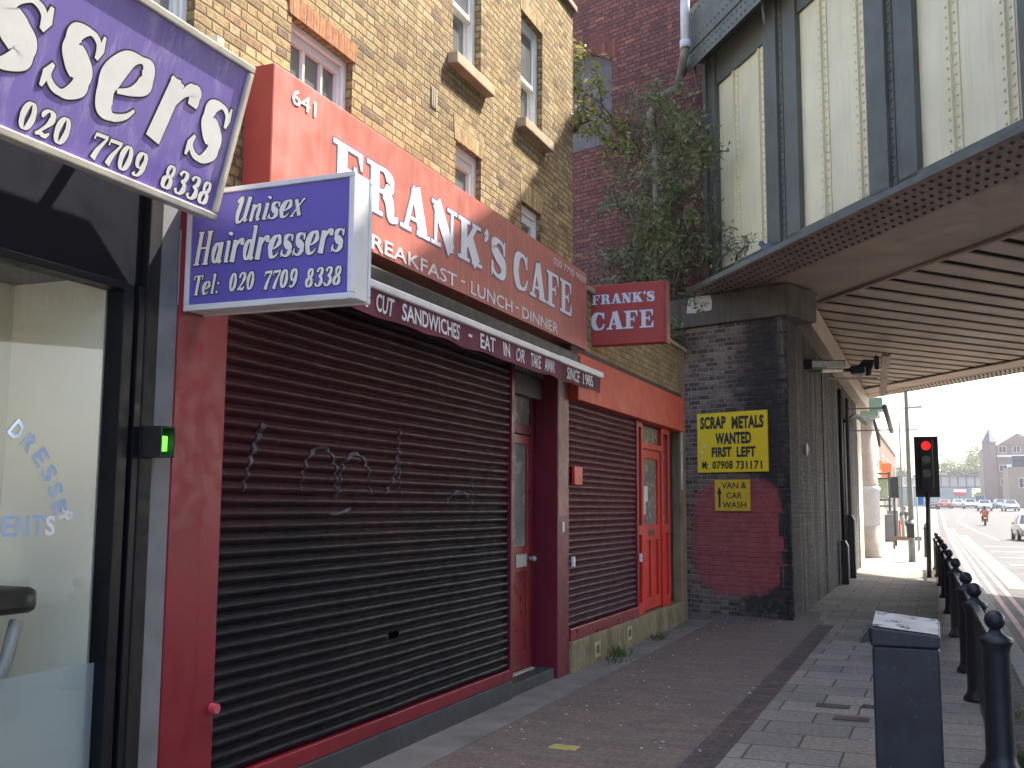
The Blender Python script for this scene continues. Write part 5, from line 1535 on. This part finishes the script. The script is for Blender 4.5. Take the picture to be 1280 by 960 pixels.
tl_ = thing('tube_light', 'slim tube light hanging from two rods beyond the cable loops', 'light fitting', (-1, 27.6, 3.9))
q = MB(); q.cyl((-1.03, 27.2, 4.16), (-.93, 28.6, 3.63), .06, n=10); q.build('tube', M('tube_grey', (.30, .28, .25), .6), tl_, smooth=True)

# ================================================================== FAR STREET, LEFT SIDE
pale_brick = M('pale_brick_wall', (.44, .40, .36), .9, var=.15, scale=.8)
far_brick = brick('far_brick', [(0, (.24, .15, .11)), (.4, (.29, .19, .14)), (.7, (.20, .13, .10))], (.25, .2, .17), dirt=.2, bstr=.3)


def facade_windows(t, pts, w_, h, axis, m=None, frame=True, fm=None):
    """window parts on a facade; pts are lower-left corners, axis 'x' -> faces -Y, 'y' -> faces +X"""
    for (x, y, z) in pts:
        if axis == 'x':
            f_ = MB(); f_.box(x - .08, x + w_ + .08, y - .06, y - .003, z - .08, z + h + .08); o = f_.build('window', fm or upvc, t)
            mbox(x, x + w_ / 2 - .03, y - .07, y - .061, z, z + h).build('pane', m or dark_glass, o); mbox(x + w_ / 2 + .03, x + w_, y - .07, y - .061, z, z + h).build('pane', m or dark_glass, o)
        else:
            f_ = MB(); f_.box(x + .003, x + .06, y - .08, y + w_ + .08, z - .08, z + h + .08); o = f_.build('window', fm or upvc, t)
            mbox(x + .061, x + .07, y, y + w_, z, z + h).build('pane', m or dark_glass, o)


lb_ = thing('terrace_building', 'pale terrace building with tall windows beyond the cream column', 'building', (-3, 52, 0))
mbox(-11, -2.75, 44, 62, 0, 9.5).build('wall', pale_brick, lb_)
mbox(-11, -2.65, 43.9, 62.1, 9.502, 9.8).build('coping', stone, lb_)
facade_windows(lb_, [(-2.75, y, z) for z in (3.9, 6.6) for y in (45.4, 48.6, 51.8, 55, 58.2)], 1.2, 1.9, 'y')
sc = thing('green_scaffold', 'green tubular frame with pale panels fixed beside the cream column', 'frame', (-2.2, 46, 0))
q = MB()
for x in (-2.55, -2.1, -1.62): q.cyl((x, 44.5, 1.55), (x, 44.5, 3.1), .04)
for z in (1.75, 2.0, 2.85, 3.05): q.cyl((-2.7, 44.5, z), (-1.55, 44.5, z), .035)
q.build('tube_frame', M('dark_green_tube', (.06, .09, .07), .6), sc)
q = MB()
for x in (-2.52, -2.06): q.box(x, x + .38, 44.53, 44.55, 2.05, 2.82)
q.build('panel', M('lime_panel', (.42, .46, .25), .7), sc)
q = MB(); q.cyl((-2.6, 44.5, 0), (-2.6, 44.5, 1.6), .05); q.build('post', MATS['dark_green_tube'], sc)
og = thing('shop_sign', 'bright orange shop sign hanging over the far pavement', 'shop sign', (-2.5, 64, 3.5))
mbox(-2.70, -2.18, 63.9, 64.05, 3.2, 4.25).build('sign_box', M('orange_sign', (.85, .16, .04), .5), og, bevel=.02)
mbox(-2.9, -2.702, 63.95, 64, 3.6, 3.66).build('bracket', iron, og)
og = thing('shop_sign', 'yellow and orange shop sign behind the orange one', 'shop sign', (-3.2, 67, 3.8))
mbox(-3.35, -2.75, 66.9, 67.0, 3.95, 4.55).build('sign_box', M('amber_sign', (.75, .34, .06), .5), og, bevel=.02); mbox(-3.5, -3.352, 66.93, 66.98, 4.2, 4.26).build('bracket', iron, og)
rb2 = thing('brick_block', 'low reddish brick block with a flat roof farther down the left side', 'building', (-6, 100, 0))
mbox(-14, -3.6, 66, 120, 0, 7.2).build('wall', far_brick, rb2)
mbox(-14, -3.5, 65.9, 120.1, 7.202, 7.5).build('coping', stone, rb2)
facade_windows(rb2, [(-3.6, y, z) for z in (1.0, 4.2) for y in (70, 78, 86, 94, 102, 110)], 2.2, 1.6, 'y')
facade_windows(rb2, [(x, 66, 4.4) for x in (-5.2, -7.4)], 1.3, 1.5, 'x')
mc = thing('grey_building', 'distant blue grey building with a stepped roof at the left of the street', 'building', (-12, 240, 0))
q = MB(); q.box(-16.5, -8.7, 240, 256, 0, 16); q.box(-16, -10, 242, 254, 16.01, 17.6); q.build('wall', M('blue_grey_stone', (.30, .31, .34), .9), mc)
q = MB(); q.box(-15, -14, 243, 244, 17.61, 19); q.box(-12.4, -11.6, 243, 244, 17.61, 18.8); q.build('chimney', M('blue_grey_stone', (.3, .31, .34)), mc)
facade_windows(mc, [(x, 240, z) for x in (-15.5, -13, -10.8) for z in (10, 13)], 1.2, 1.7, 'x')
ct = thing('church_tower', 'pale church lantern tower in the far haze above the left roofs', 'church', (-26, 420, 0))
q = MB(); q.box(-29, -22, 420, 427, 0, 32); q.box(-27.6, -23.4, 421.4, 425.6, 32.01, 39); q.lathe([(1.7, 39.01), (1.7, 42), (1.2, 43.5), (.5, 45.2), (.1, 47.5)], (-25.5, 423.5, 0), 8); q.build('tower', M('portland_stone', (.5, .49, .46), .9), ct)
for i, (y, x) in enumerate(((56, -1.95), (60.5, -1.9))):
    t = thing('street_cabinet', ('grey street cabinet nearer along the terrace wall', 'grey street cabinet beside a red one')[i], 'cabinet', (x, y, 0), 'cabinets along the far wall')
    mbox(x - .45, x + .1, y, y + .5, 0, 1.35 + .2 * i).build('casing', M('cabinet_grey', (.16, .17, .16), .6), t, bevel=.03)
    mbox(x - .40, x + .05, y - .012, y - .002, .1, 1.25).build('door', M('cabinet_door', (.2, .2, .2), .6), t)
t = thing('street_cabinet', 'small red cabinet on the far pavement', 'cabinet', (-1.9, 63, 0)); mbox(-2.1, -1.75, 63, 63.4, 0, 1.0).build('casing', M('cabinet_red', (.5, .06, .05), .5), t, bevel=.03); mbox(-2.06, -1.79, 62.985, 62.998, .1, .9).build('door', MATS['cabinet_red'], t)
sw = thing('garden_wall', 'rough grey stone wall beside the far pavement', 'wall', (-2.3, 40, 0))
mbox(-3.2, -2.3, 38.8, 56, 0, 2.1).build('stonework', M('grey_stone', (.28, .25, .21), .9, var=.3, scale=2, bmp=.3), sw); mbox(-3.25, -2.25, 38.78, 56.02, 2.102, 2.2).build('coping', stone, sw)

# ================================================================== FAR STREET, BRIDGE, BUILDINGS, TREES
fb_ = thing('distant_bridge', 'distant railway girder bridge with pale panels crossing the far street', 'bridge', (0, 270, 6))
ZG = gz(270)
mbox(-30, 15.0, 270, 272, 6.6, 6.95).build('bottom_flange', M('far_bridge_dark', (.12, .13, .14), .7), fb_)
mbox(-30, 15.0, 269.9, 272, 9.25, 9.6).build('top_flange', MATS['far_bridge_dark'], fb_)
mbox(-30, 15.0, 270.6, 271, 6.952, 9.248).build('web', M('far_bridge_panel', (.48, .46, .46), .7, var=.15, scale=.2), fb_)
q = MB()
for i in range(24): q.box(-28 + i * 1.86, -27.75 + i * 1.86, 270.3, 270.598, 6.953, 9.247)
q.build('stiffener', MATS['far_bridge_dark'], fb_)
for x in (13.6, -30): mbox(x, x + 3.5, 269, 274, 0, 6.598).build('pier', far_brick, fb_)
hd_ = thing('hoarding', 'blue green wall closing the view under the distant bridge', 'wall', (0, 300, 2))
mbox(-25, 9.5, 300, 300.4, 0, 7.5).build('panel', M('teal_wall', (.20, .27, .27), .8, var=.15, scale=.2), hd_)
rs = thing('red_canopy', 'red canopy sign under the distant bridge', 'shop sign', (5, 268, 4))
q = MB(); q.prism([(4.6, 266, 5.6), (7.2, 266, 5.6), (7.2, 267.5, 6.2), (4.6, 267.5, 6.2)], (0, 0, -.9)); q.build('canopy', M('red_canopy_cloth', (.55, .08, .09), .6), rs)
mbox(5.7, 5.85, 267, 267.2, gz(267), 5.0).build('post', iron, rs)

tb_ = thing('turret_building', 'grand brick building with a pointed corner turret and gabled roof', 'building', (13, 215, 0))
far_b2 = M('hazy_brown_brick', (.25, .19, .17), .9, var=.12, scale=.3)
mbox(9.3, 30, 215, 240, 0, 13.6).build('wall', far_b2, tb_)
q = MB(); q.prism([(9.0, 215.0, 0), (10.2, 213.8, 0), (11.3, 214.9, 0), (11.3, 217, 0), (9.0, 217, 0)], (0, 0, 14.1)); q.build('turret', far_b2, tb_)
q = MB(); q.add([(8.8, 214.9, 14.1), (10.2, 213.5, 14.1), (11.6, 214.9, 14.1), (11.6, 217.2, 14.1), (8.8, 217.2, 14.1), (10.2, 215.6, 16.9)], [(0, 1, 5), (1, 2, 5), (2, 3, 5), (3, 4, 5), (4, 0, 5), (4, 3, 2, 1, 0)]); q.build('turret_roof', M('slate_blue', (.13, .14, .17), .7), tb_)
q = MB(); q.prism([(11.5, 214.8, 13.602), (19.0, 214.8, 13.602), (15.0, 214.8, 15.8)], (0, 25, 0)); q.build('gable_roof', M('hazy_roof', (.28, .22, .2), .8), tb_)
mbox(11.4, 17.5, 214.75, 214.9, 11.35, 11.75).build('white_band', white_paper, tb_)
facade_windows(tb_, [(11.8, 215, 12.2), (14.2, 215, 12.2), (18, 215, 12.2), (11.8, 215, 8.7), (15.2, 215, 8.7), (18.4, 215, 8.7), (11.9, 215, 6.2), (15.2, 215, 6.2)], 1.15, 1.1, 'x')
lw = thing('brown_building', 'lower tan building with a dark roof box in front of the turret building', 'building', (15, 190, 0))
mbox(11.6, 30, 190, 205, 0, 8.6).build('wall', M('tan_brick', (.34, .25, .19), .9, var=.1, scale=.4), lw)
mbox(12.4, 15.2, 190.4, 204, 8.602, 10.4).build('roof_box', M('dark_roof_box', (.07, .075, .09), .7), lw)
mbox(11.5, 12.2, 189.8, 191, 8.602, 9.0).build('vent_box', white_paper, lw)
facade_windows(lw, [(13.2, 190, 5.2), (16.4, 190, 5.2)], 1.2, 1.5, 'x')


def tree(name, label, x, y, z0, h, rx, n, lm, seed, lsz, group=None, trunk=.3):
    rr = random.Random(seed)
    t = thing(name, label, 'tree', (x, y, z0), group)
    tk = MB(); tk.tube([(x, y, z0), (x + .1, y, z0 + h * .3), (x - .1, y, z0 + h * .6)], trunk, 7, trunk * .4)
    lobes = []
    for i in range(9):
        a = rr.random() * 6.28; q_ = rr.random()
        c = Vector((x + math.cos(a) * rx * .62 * math.sqrt(q_), y + math.sin(a) * rx * .6 * math.sqrt(q_), z0 + h * (.42 + .46 * rr.random() * (1 - .4 * q_))))
        lobes.append((c, rx * rr.uniform(.35, .55)))
        tk.tube([(x, y, z0 + h * .32), c], trunk * .3, 5, trunk * .08)
    tk.build('trunk', bark, t)
    lv = MB()
    for _ in range(n):
        c, r = rr.choice(lobes)
        d = Vector((rr.gauss(0, 1), rr.gauss(0, 1), rr.gauss(0, .8))).normalized()
        p = c + d * r * rr.uniform(.55, 1.05)
        leaf(lv, p, Vector((rr.gauss(0, 1), rr.gauss(0, 1), rr.gauss(-.2, .6))), lsz * rr.uniform(.6, 1.3), lsz * .7, rr)
    lv.build('crown', lm, t, recalc=False)
    return t


lt1 = leaf_mat('tree_leaf_light', (.11, .14, .04), (.15, .18, .055), (.20, .22, .08))
lt2 = leaf_mat('tree_leaf_dark', (.05, .09, .045), (.07, .11, .055), (.10, .14, .07))
for i, (x, y, h, rx, lm, lab) in enumerate(((-2, 330, 13.5, 5, lt1, 'light green tree leftmost of the row beyond the far bridge'), (3.5, 345, 15.5, 6, lt1, 'light green tree second in the row beyond the far bridge'), (6.5, 310, 12.2, 3.2, lt2, 'dark green rounded tree in front of the pale row'), (10.5, 350, 18.5, 7, lt1, 'broad light green tree beside the turret building'), (15.5, 365, 21.0, 6.5, lt1, 'tallest light green tree partly behind the turret'), (-9, 350, 13.5, 6, lt2, 'tree glimpsed left of the red signal'))):
    tree('street_tree', lab, x, y, 2, h, rx, 1500, lm, 70 + i, 1.0, 'trees beyond the distant bridge', .4)
tree('street_tree', 'small yellow green tree under the distant bridge', 9.6, 262, 2, 4.0, 1.6, 500, leafB, 90, .5, None, .12)


# ================================================================== VEHICLES
def wheel(parent, x, y, r, wd, side):
    q = MB(); q.cyl((x, y, r), (x + side * wd, y, r), r, n=18); w_ = q.build('wheel', M('tyre', (.02, .02, .022), .8), parent)
    q = MB(); q.cyl((x + side * wd, y, r), (x + side * (wd + .012), y, r), r * .62, n=14); q.build('rim', M('alloy', (.45, .46, .48), .35, metal=.6), w_)


def car(name, label, cat, x, y, rot, paint, L=4.3, W=1.76, H=1.46, van=False, group=None, front=True):
    t = thing(name, label, cat, (0, 0, 0), group)
    hw = W / 2
    if van:
        side = [(0, .30), (L, .30), (L, 1.05), (L - .75, 1.2), (L - 1.35, H), (.05, H), (0, H - .15)]
        belt = None
    q = MB()
    # sections along the length y: (y, z_low, z_belt, half width)
    sec = [(0, .42, .80, .80), (.12, .28, .92, .93), (.7, .24, .98, .99), (L * .5, .22, .96, 1), (L - 1.0, .24, .90, .99), (L - .3, .26, .78, .94), (L - .05, .34, .64, .82)]
    if van: sec = [(0, .35, 1.05, .95), (.2, .28, 1.1, 1), (L * .5, .26, 1.1, 1), (L - .8, .26, 1.08, 1), (L - .2, .3, .95, .95), (L, .38, .8, .86)]
    P = []
    for (yy, zl, zb2, k_) in sec:
        w_ = hw * k_
        P += [(-w_ * .9, yy, zl), (w_ * .9, yy, zl), (w_, yy, zl + .18), (w_, yy, zb2 - .14), (w_ * .93, yy, zb2), (-w_ * .93, yy, zb2), (-w_, yy, zb2 - .14), (-w_, yy, zl + .18)]
    F = []
    for i in range(len(sec) - 1):
        for j in range(8):
            F.append((i * 8 + j, i * 8 + (j + 1) % 8, (i + 1) * 8 + (j + 1) % 8, (i + 1) * 8 + j))
    F += [tuple(range(7, -1, -1)), tuple(range((len(sec) - 1) * 8, len(sec) * 8))]
    q.add(P, F)
    # roof
    if van: g_ = [(.05, 1.10), (.10, H), (L - 1.7, H), (L - .9, 1.09)]
    else: g_ = [(.35, .97), (.95, H - .02), (L * .56, H), (L - 1.35, .93)]
    wb, wt = hw * .92, hw * .70
    if van: wt = hw * .86
    a, b, c, d = g_
    V = [(-wb, a[0], a[1] - .03), (wb, a[0], a[1] - .03), (wt, b[0], b[1]), (-wt, b[0], b[1]), (-wt, c[0], c[1]), (wt, c[0], c[1]), (wb, d[0], d[1] - .03), (-wb, d[0], d[1] - .03)]
    q.add(V, [(0, 1, 2, 3), (3, 2, 5, 4), (4, 5, 6, 7), (1, 6, 5, 2), (0, 3, 4, 7), (0, 7, 6, 1)])
    body = q.build('body', paint, t, smooth=False, bevel=.03)
    V = [Vector(v) for v in V]
    win = MB()

    def inset(ix, kx, off):
        pts = [V[i] for i in ix]; cc = sum(pts, Vector()) / 4
        n = (pts[1] - pts[0]).cross(pts[2] - pts[0]).normalized()
        if n.dot(cc - Vector((0, L / 2, .9))) < 0: n = -n
        win.quad(*[cc + (p - cc) * kx + n * off for p in pts])
    inset((4, 5, 6, 7), .86, .008); 
    if not van: inset((0, 1, 2, 3), .84, .008)
    inset((1, 6, 5, 2), .84, .008); inset((0, 3, 4, 7), .84, .008)
    win.build('window', M('car_glass', (.03, .04, .05), .08, spec=.9), t, recalc=False)
    for yy in (.85, L - .88):
        wheel(t, hw - .16, yy, .32, .17, 1); wheel(t, -(hw - .16), yy, .32, .17, -1)
    for s_ in (-1, 1):
        q = MB(); q.box(s_ * hw * .62 - .17, s_ * hw * .62 + .17, L - .16, L - .04, .56, .70); q.build('headlight', M('headlamp', (.75, .77, .8), .15), t, bevel=.02)
        q = MB(); q.box(s_ * hw * .72 - .13, s_ * hw * .72 + .13, -.012 if not van else -.01, .10, .62, .78); q.build('tail_light', M('tail_lamp', (.5, .03, .03), .3), t, bevel=.02)
        q = MB(); q.box(s_ * (hw + .02), s_ * (hw + .2), L - 1.6, L - 1.5, .92, 1.04); q.build('mirror', paint, t, bevel=.02)
    q = MB(); q.box(-.5, .5, L - .06, L + .012, .42, .53); q.build('grille', black_box, t)
    q = MB(); q.box(-.26, .26, L + .013, L + .02, .30, .40); q.box(-.26, .26, -.02, -.013, .5, .6); q.build('number_plate', white_paper, t)
    t.location = (x, y, gz(y) - .12); t.rotation_euler = (0, 0, rot)
    return t


def paint(n, c): return M('car_paint_' + n, c, .22, metal=.2, var=.03, spec=.7)


G = 'vehicles in the far street'
FR = math.pi
car('parked_car', 'silver green car entering the picture at the right edge', 'car', 5.0, 68.5, FR + .05, paint('silver_green', (.38, .42, .40)), group=G)
car('parked_car', 'dull red hatchback in the far traffic', 'car', 1.6, 171, 0, paint('dull_red', (.45, .13, .14)), group=G)
car('parked_car', 'pale silver car right behind the dull red one', 'car', 3.6, 177, 0, paint('pale_silver', (.62, .60, .58)), group=G)
car('parked_car', 'beige car beyond the pale silver one', 'car', 5.6, 190, 0, paint('beige', (.52, .45, .34)), group=G)
car('parked_van', 'grey blue van under the distant bridge', 'van', 7.9, 212, FR, paint('van_blue', (.22, .27, .34)), L=5.2, W=1.95, H=2.3, van=True, group=G)
car('parked_car', 'white car parked nearest in the right hand group', 'car', 6.4, 157, FR, paint('white', (.74, .76, .78)), group=G)
car('parked_car', 'pale blue car beside the white one', 'car', 5.2, 176, FR, paint('pale_blue', (.5, .57, .64)), group=G)
car('parked_car', 'mid blue car in the right hand group', 'car', 9.3, 178, FR + .1, paint('mid_blue', (.12, .24, .42)), group=G)
car('parked_car', 'silver car rightmost in the parked group', 'car', 9.3, 157, FR + .1, paint('silver', (.55, .57, .6)), group=G)
car('parked_car', 'dark navy car half hidden at the far right', 'car', 12.6, 165, FR + .5, paint('navy', (.04, .05, .09)), group=G)
car('parked_car', 'dark car half hidden behind the red traffic light', 'car', -.05, 158, 0, paint('charcoal', (.06, .07, .085)), group=G)

# motorbike with rider
mx, my = 4.05, 98.5
mb_ = thing('motorbike', 'small delivery motorbike riding away down the road', 'motorbike', (0, 0, 0))
q = MB(); q.cyl((-.06, -.62, .29), (.06, -.62, .29), .29, n=16); q.build('wheel', MATS['tyre'], mb_); q = MB(); q.cyl((-.05, .62, .29), (.05, .62, .29), .29, n=16); q.build('wheel', MATS['tyre'], mb_)
q = MB(); q.prism([(-.14, -.75, .5), (-.14, .1, .42), (-.14, .5, .55), (-.14, .62, .95), (-.14, .45, .98), (-.14, .28, .62), (-.14, 0, .72), (-.14, -.7, .80)], (.28, 0, 0)); q.build('body', M('bike_dark', (.06, .05, .05), .4), mb_, bevel=.03)
q = MB(); q.box(-.24, .24, -.95, -.5, .84, 1.28); q.build('top_box', M('bike_red', (.5, .10, .06), .5), mb_, bevel=.03)
q = MB(); q.cyl((-.36, .5, 1.02), (.36, .5, 1.02), .02); q.build('handlebar', black_box, mb_)
q = MB(); q.box(-.1, .1, -.80, -.76, .62, .70); q.build('tail_light', emit_mat('bike_tail', (1, .3, .06), .6), mb_)
mb_.location = (mx, my, gz(my) - .12)


def body(edges, name, m, parent, sub=2):
    """edges: list of chains [(x,y,z,r)...] joined where points coincide; skinned into one surface"""
    me = bpy.data.meshes.new(name); V = []; E = []; RR = []; idx = {}
    for ch in edges:
        prev = None
        for (x, y, z, r) in ch:
            k_ = (round(x, 3), round(y, 3), round(z, 3))
            if k_ not in idx:
                idx[k_] = len(V); V.append((x, y, z)); RR.append(r)
            i = idx[k_]
            if prev is not None and prev != i: E.append((prev, i))
            prev = i
    me.from_pydata(V, E, [])
    o = bpy.data.objects.new(name, me); C.objects.link(o)
    sk = o.modifiers.new('skin', 'SKIN')
    for i, sv in enumerate(me.skin_vertices[0].data):
        r = RR[i]; sv.radius = (r, r); sv.use_root = i == 0
    ss = o.modifiers.new('sub', 'SUBSURF'); ss.levels = sub; ss.render_levels = sub
    me.materials.append(m)
    dg = bpy.context.evaluated_depsgraph_get()
    me2 = bpy.data.meshes.new_from_object(o.evaluated_get(dg))
    bpy.data.objects.remove(o)
    me2.materials.clear(); me2.materials.append(m)
    for p in me2.polygons: p.use_smooth = True
    o = bpy.data.objects.new(name, me2); C.objects.link(o)
    if parent: o.parent = parent
    return o


rd = thing('person', 'motorbike rider in a dark jacket and helmet', 'person', (0, 0, 0))
body([[(0, -.1, .82, .15), (0, -.05, 1.05, .15), (0, .02, 1.28, .17), (0, .06, 1.42, .07), (0, .08, 1.56, .11), (0, .08, 1.64, .09)], [(0, .02, 1.28, .17), (.2, .05, 1.30, .075), (.3, .22, 1.12, .06), (.3, .46, 1.06, .045)], [(0, .02, 1.28, .17), (-.2, .05, 1.30, .075), (-.3, .22, 1.12, .06), (-.3, .46, 1.06, .045)], [(0, -.1, .82, .15), (.14, .0, .80, .1), (.2, .3, .72, .085), (.18, .18, .36, .06), (.18, .26, .30, .05)], [(0, -.1, .82, .15), (-.14, .0, .80, .1), (-.2, .3, .72, .085), (-.18, .18, .36, .06), (-.18, .26, .30, .05)]], 'body', M('rider_clothes', (.10, .045, .04), .8, var=.3, scale=6), rd)
q = MB(); q.ball((0, .08, 1.60), .14, 12, (1, 1.15, 1.1)); q.build('helmet', M('helmet_dark', (.05, .05, .06), .3), rd, smooth=True)
rd.location = (mx, my, gz(my) - .12)

# walking man on the far pavement
wm = thing('person', 'person in a dark top and shorts walking away along the sunny pavement', 'person', (0, 0, 0))
body([[(0, 0, .95, .13), (0, .0, 1.15, .13), (0, .02, 1.38, .16), (0, .02, 1.50, .06), (0, .03, 1.62, .09), (0, .03, 1.70, .085)], [(0, .02, 1.38, .16), (.2, .0, 1.40, .07), (.26, -.06, 1.12, .05), (.27, .04, .88, .042)], [(0, .02, 1.38, .16), (-.2, .0, 1.40, .07), (-.26, .04, 1.12, .05), (-.27, .06, .86, .042)], [(0, 0, .95, .13), (.1, .02, .88, .1), (.11, .12, .48, .065), (.11, .0, .10, .045), (.11, .13, .04, .04)], [(0, 0, .95, .13), (-.1, -.02, .88, .1), (-.11, -.08, .48, .065), (-.11, -.30, .14, .045), (-.11, -.22, .04, .04)]], 'body', skin, wm)
body([[(0, 0, .98, .155), (0, .0, 1.15, .155), (0, .02, 1.38, .18)], [(0, .02, 1.38, .18), (.2, .0, 1.40, .09), (.25, -.04, 1.2, .075)], [(0, .02, 1.38, .18), (-.2, .0, 1.40, .09), (-.25, .03, 1.2, .075)]], 'shirt', M('dark_grey_shirt', (.11, .10, .10), .9), wm)
body([[(0, 0, .97, .16), (.1, .02, .86, .125), (.112, .1, .58, .10)], [(0, 0, .97, .16), (-.1, -.02, .86, .125), (-.112, -.06, .58, .10)]], 'shorts', M('black_shorts', (.03, .03, .035), .9), wm)
q = MB(); q.ball((0, .03, 1.69), .115, 10, (.95, 1.05, 1.0)); q.build('hair', M('fair_hair', (.25, .2, .14), .8), wm, smooth=True)
wm.location = (-1.60, 66, gz(66)); wm.scale = (1, 1, 1)
bgm = thing('carrier_bag', 'white carrier bag in the walking person\'s left hand', 'bag', (-2.0, 66.06, .3))
q = MB(); q.prism([(-2.00, 65.96, .36), (-1.80, 65.96, .36), (-1.83, 65.96, .72), (-1.97, 65.96, .72)], (0, .18, 0)); q.build('sack', white_paper, bgm, bevel=.03)
q = MB(); q.tube([(-1.96, 66.05, .71), (-1.88, 66.06, .87), (-1.84, 66.05, .71)], .012, 5); q.build('handle', white_paper, bgm)

# ================================================================== HAZE
hz = MB(); hz.box(-420, 420, -60, 620, -1.3, 60)
hm = bpy.data.materials.new('haze'); hm.use_nodes = True
hn = hm.node_tree
for n_ in list(hn.nodes): hn.nodes.remove(n_)
pvn = hn.nodes.new('ShaderNodeVolumePrincipled'); pvn.inputs['Density'].default_value = .0005; pvn.inputs['Color'].default_value = (.92, .93, .95, 1); pvn.inputs['Anisotropy'].default_value = .35
hn.links.new(pvn.outputs[0], hn.nodes.new('ShaderNodeOutputMaterial').inputs['Volume'])
props(hz.build('haze', hm), kind='stuff')
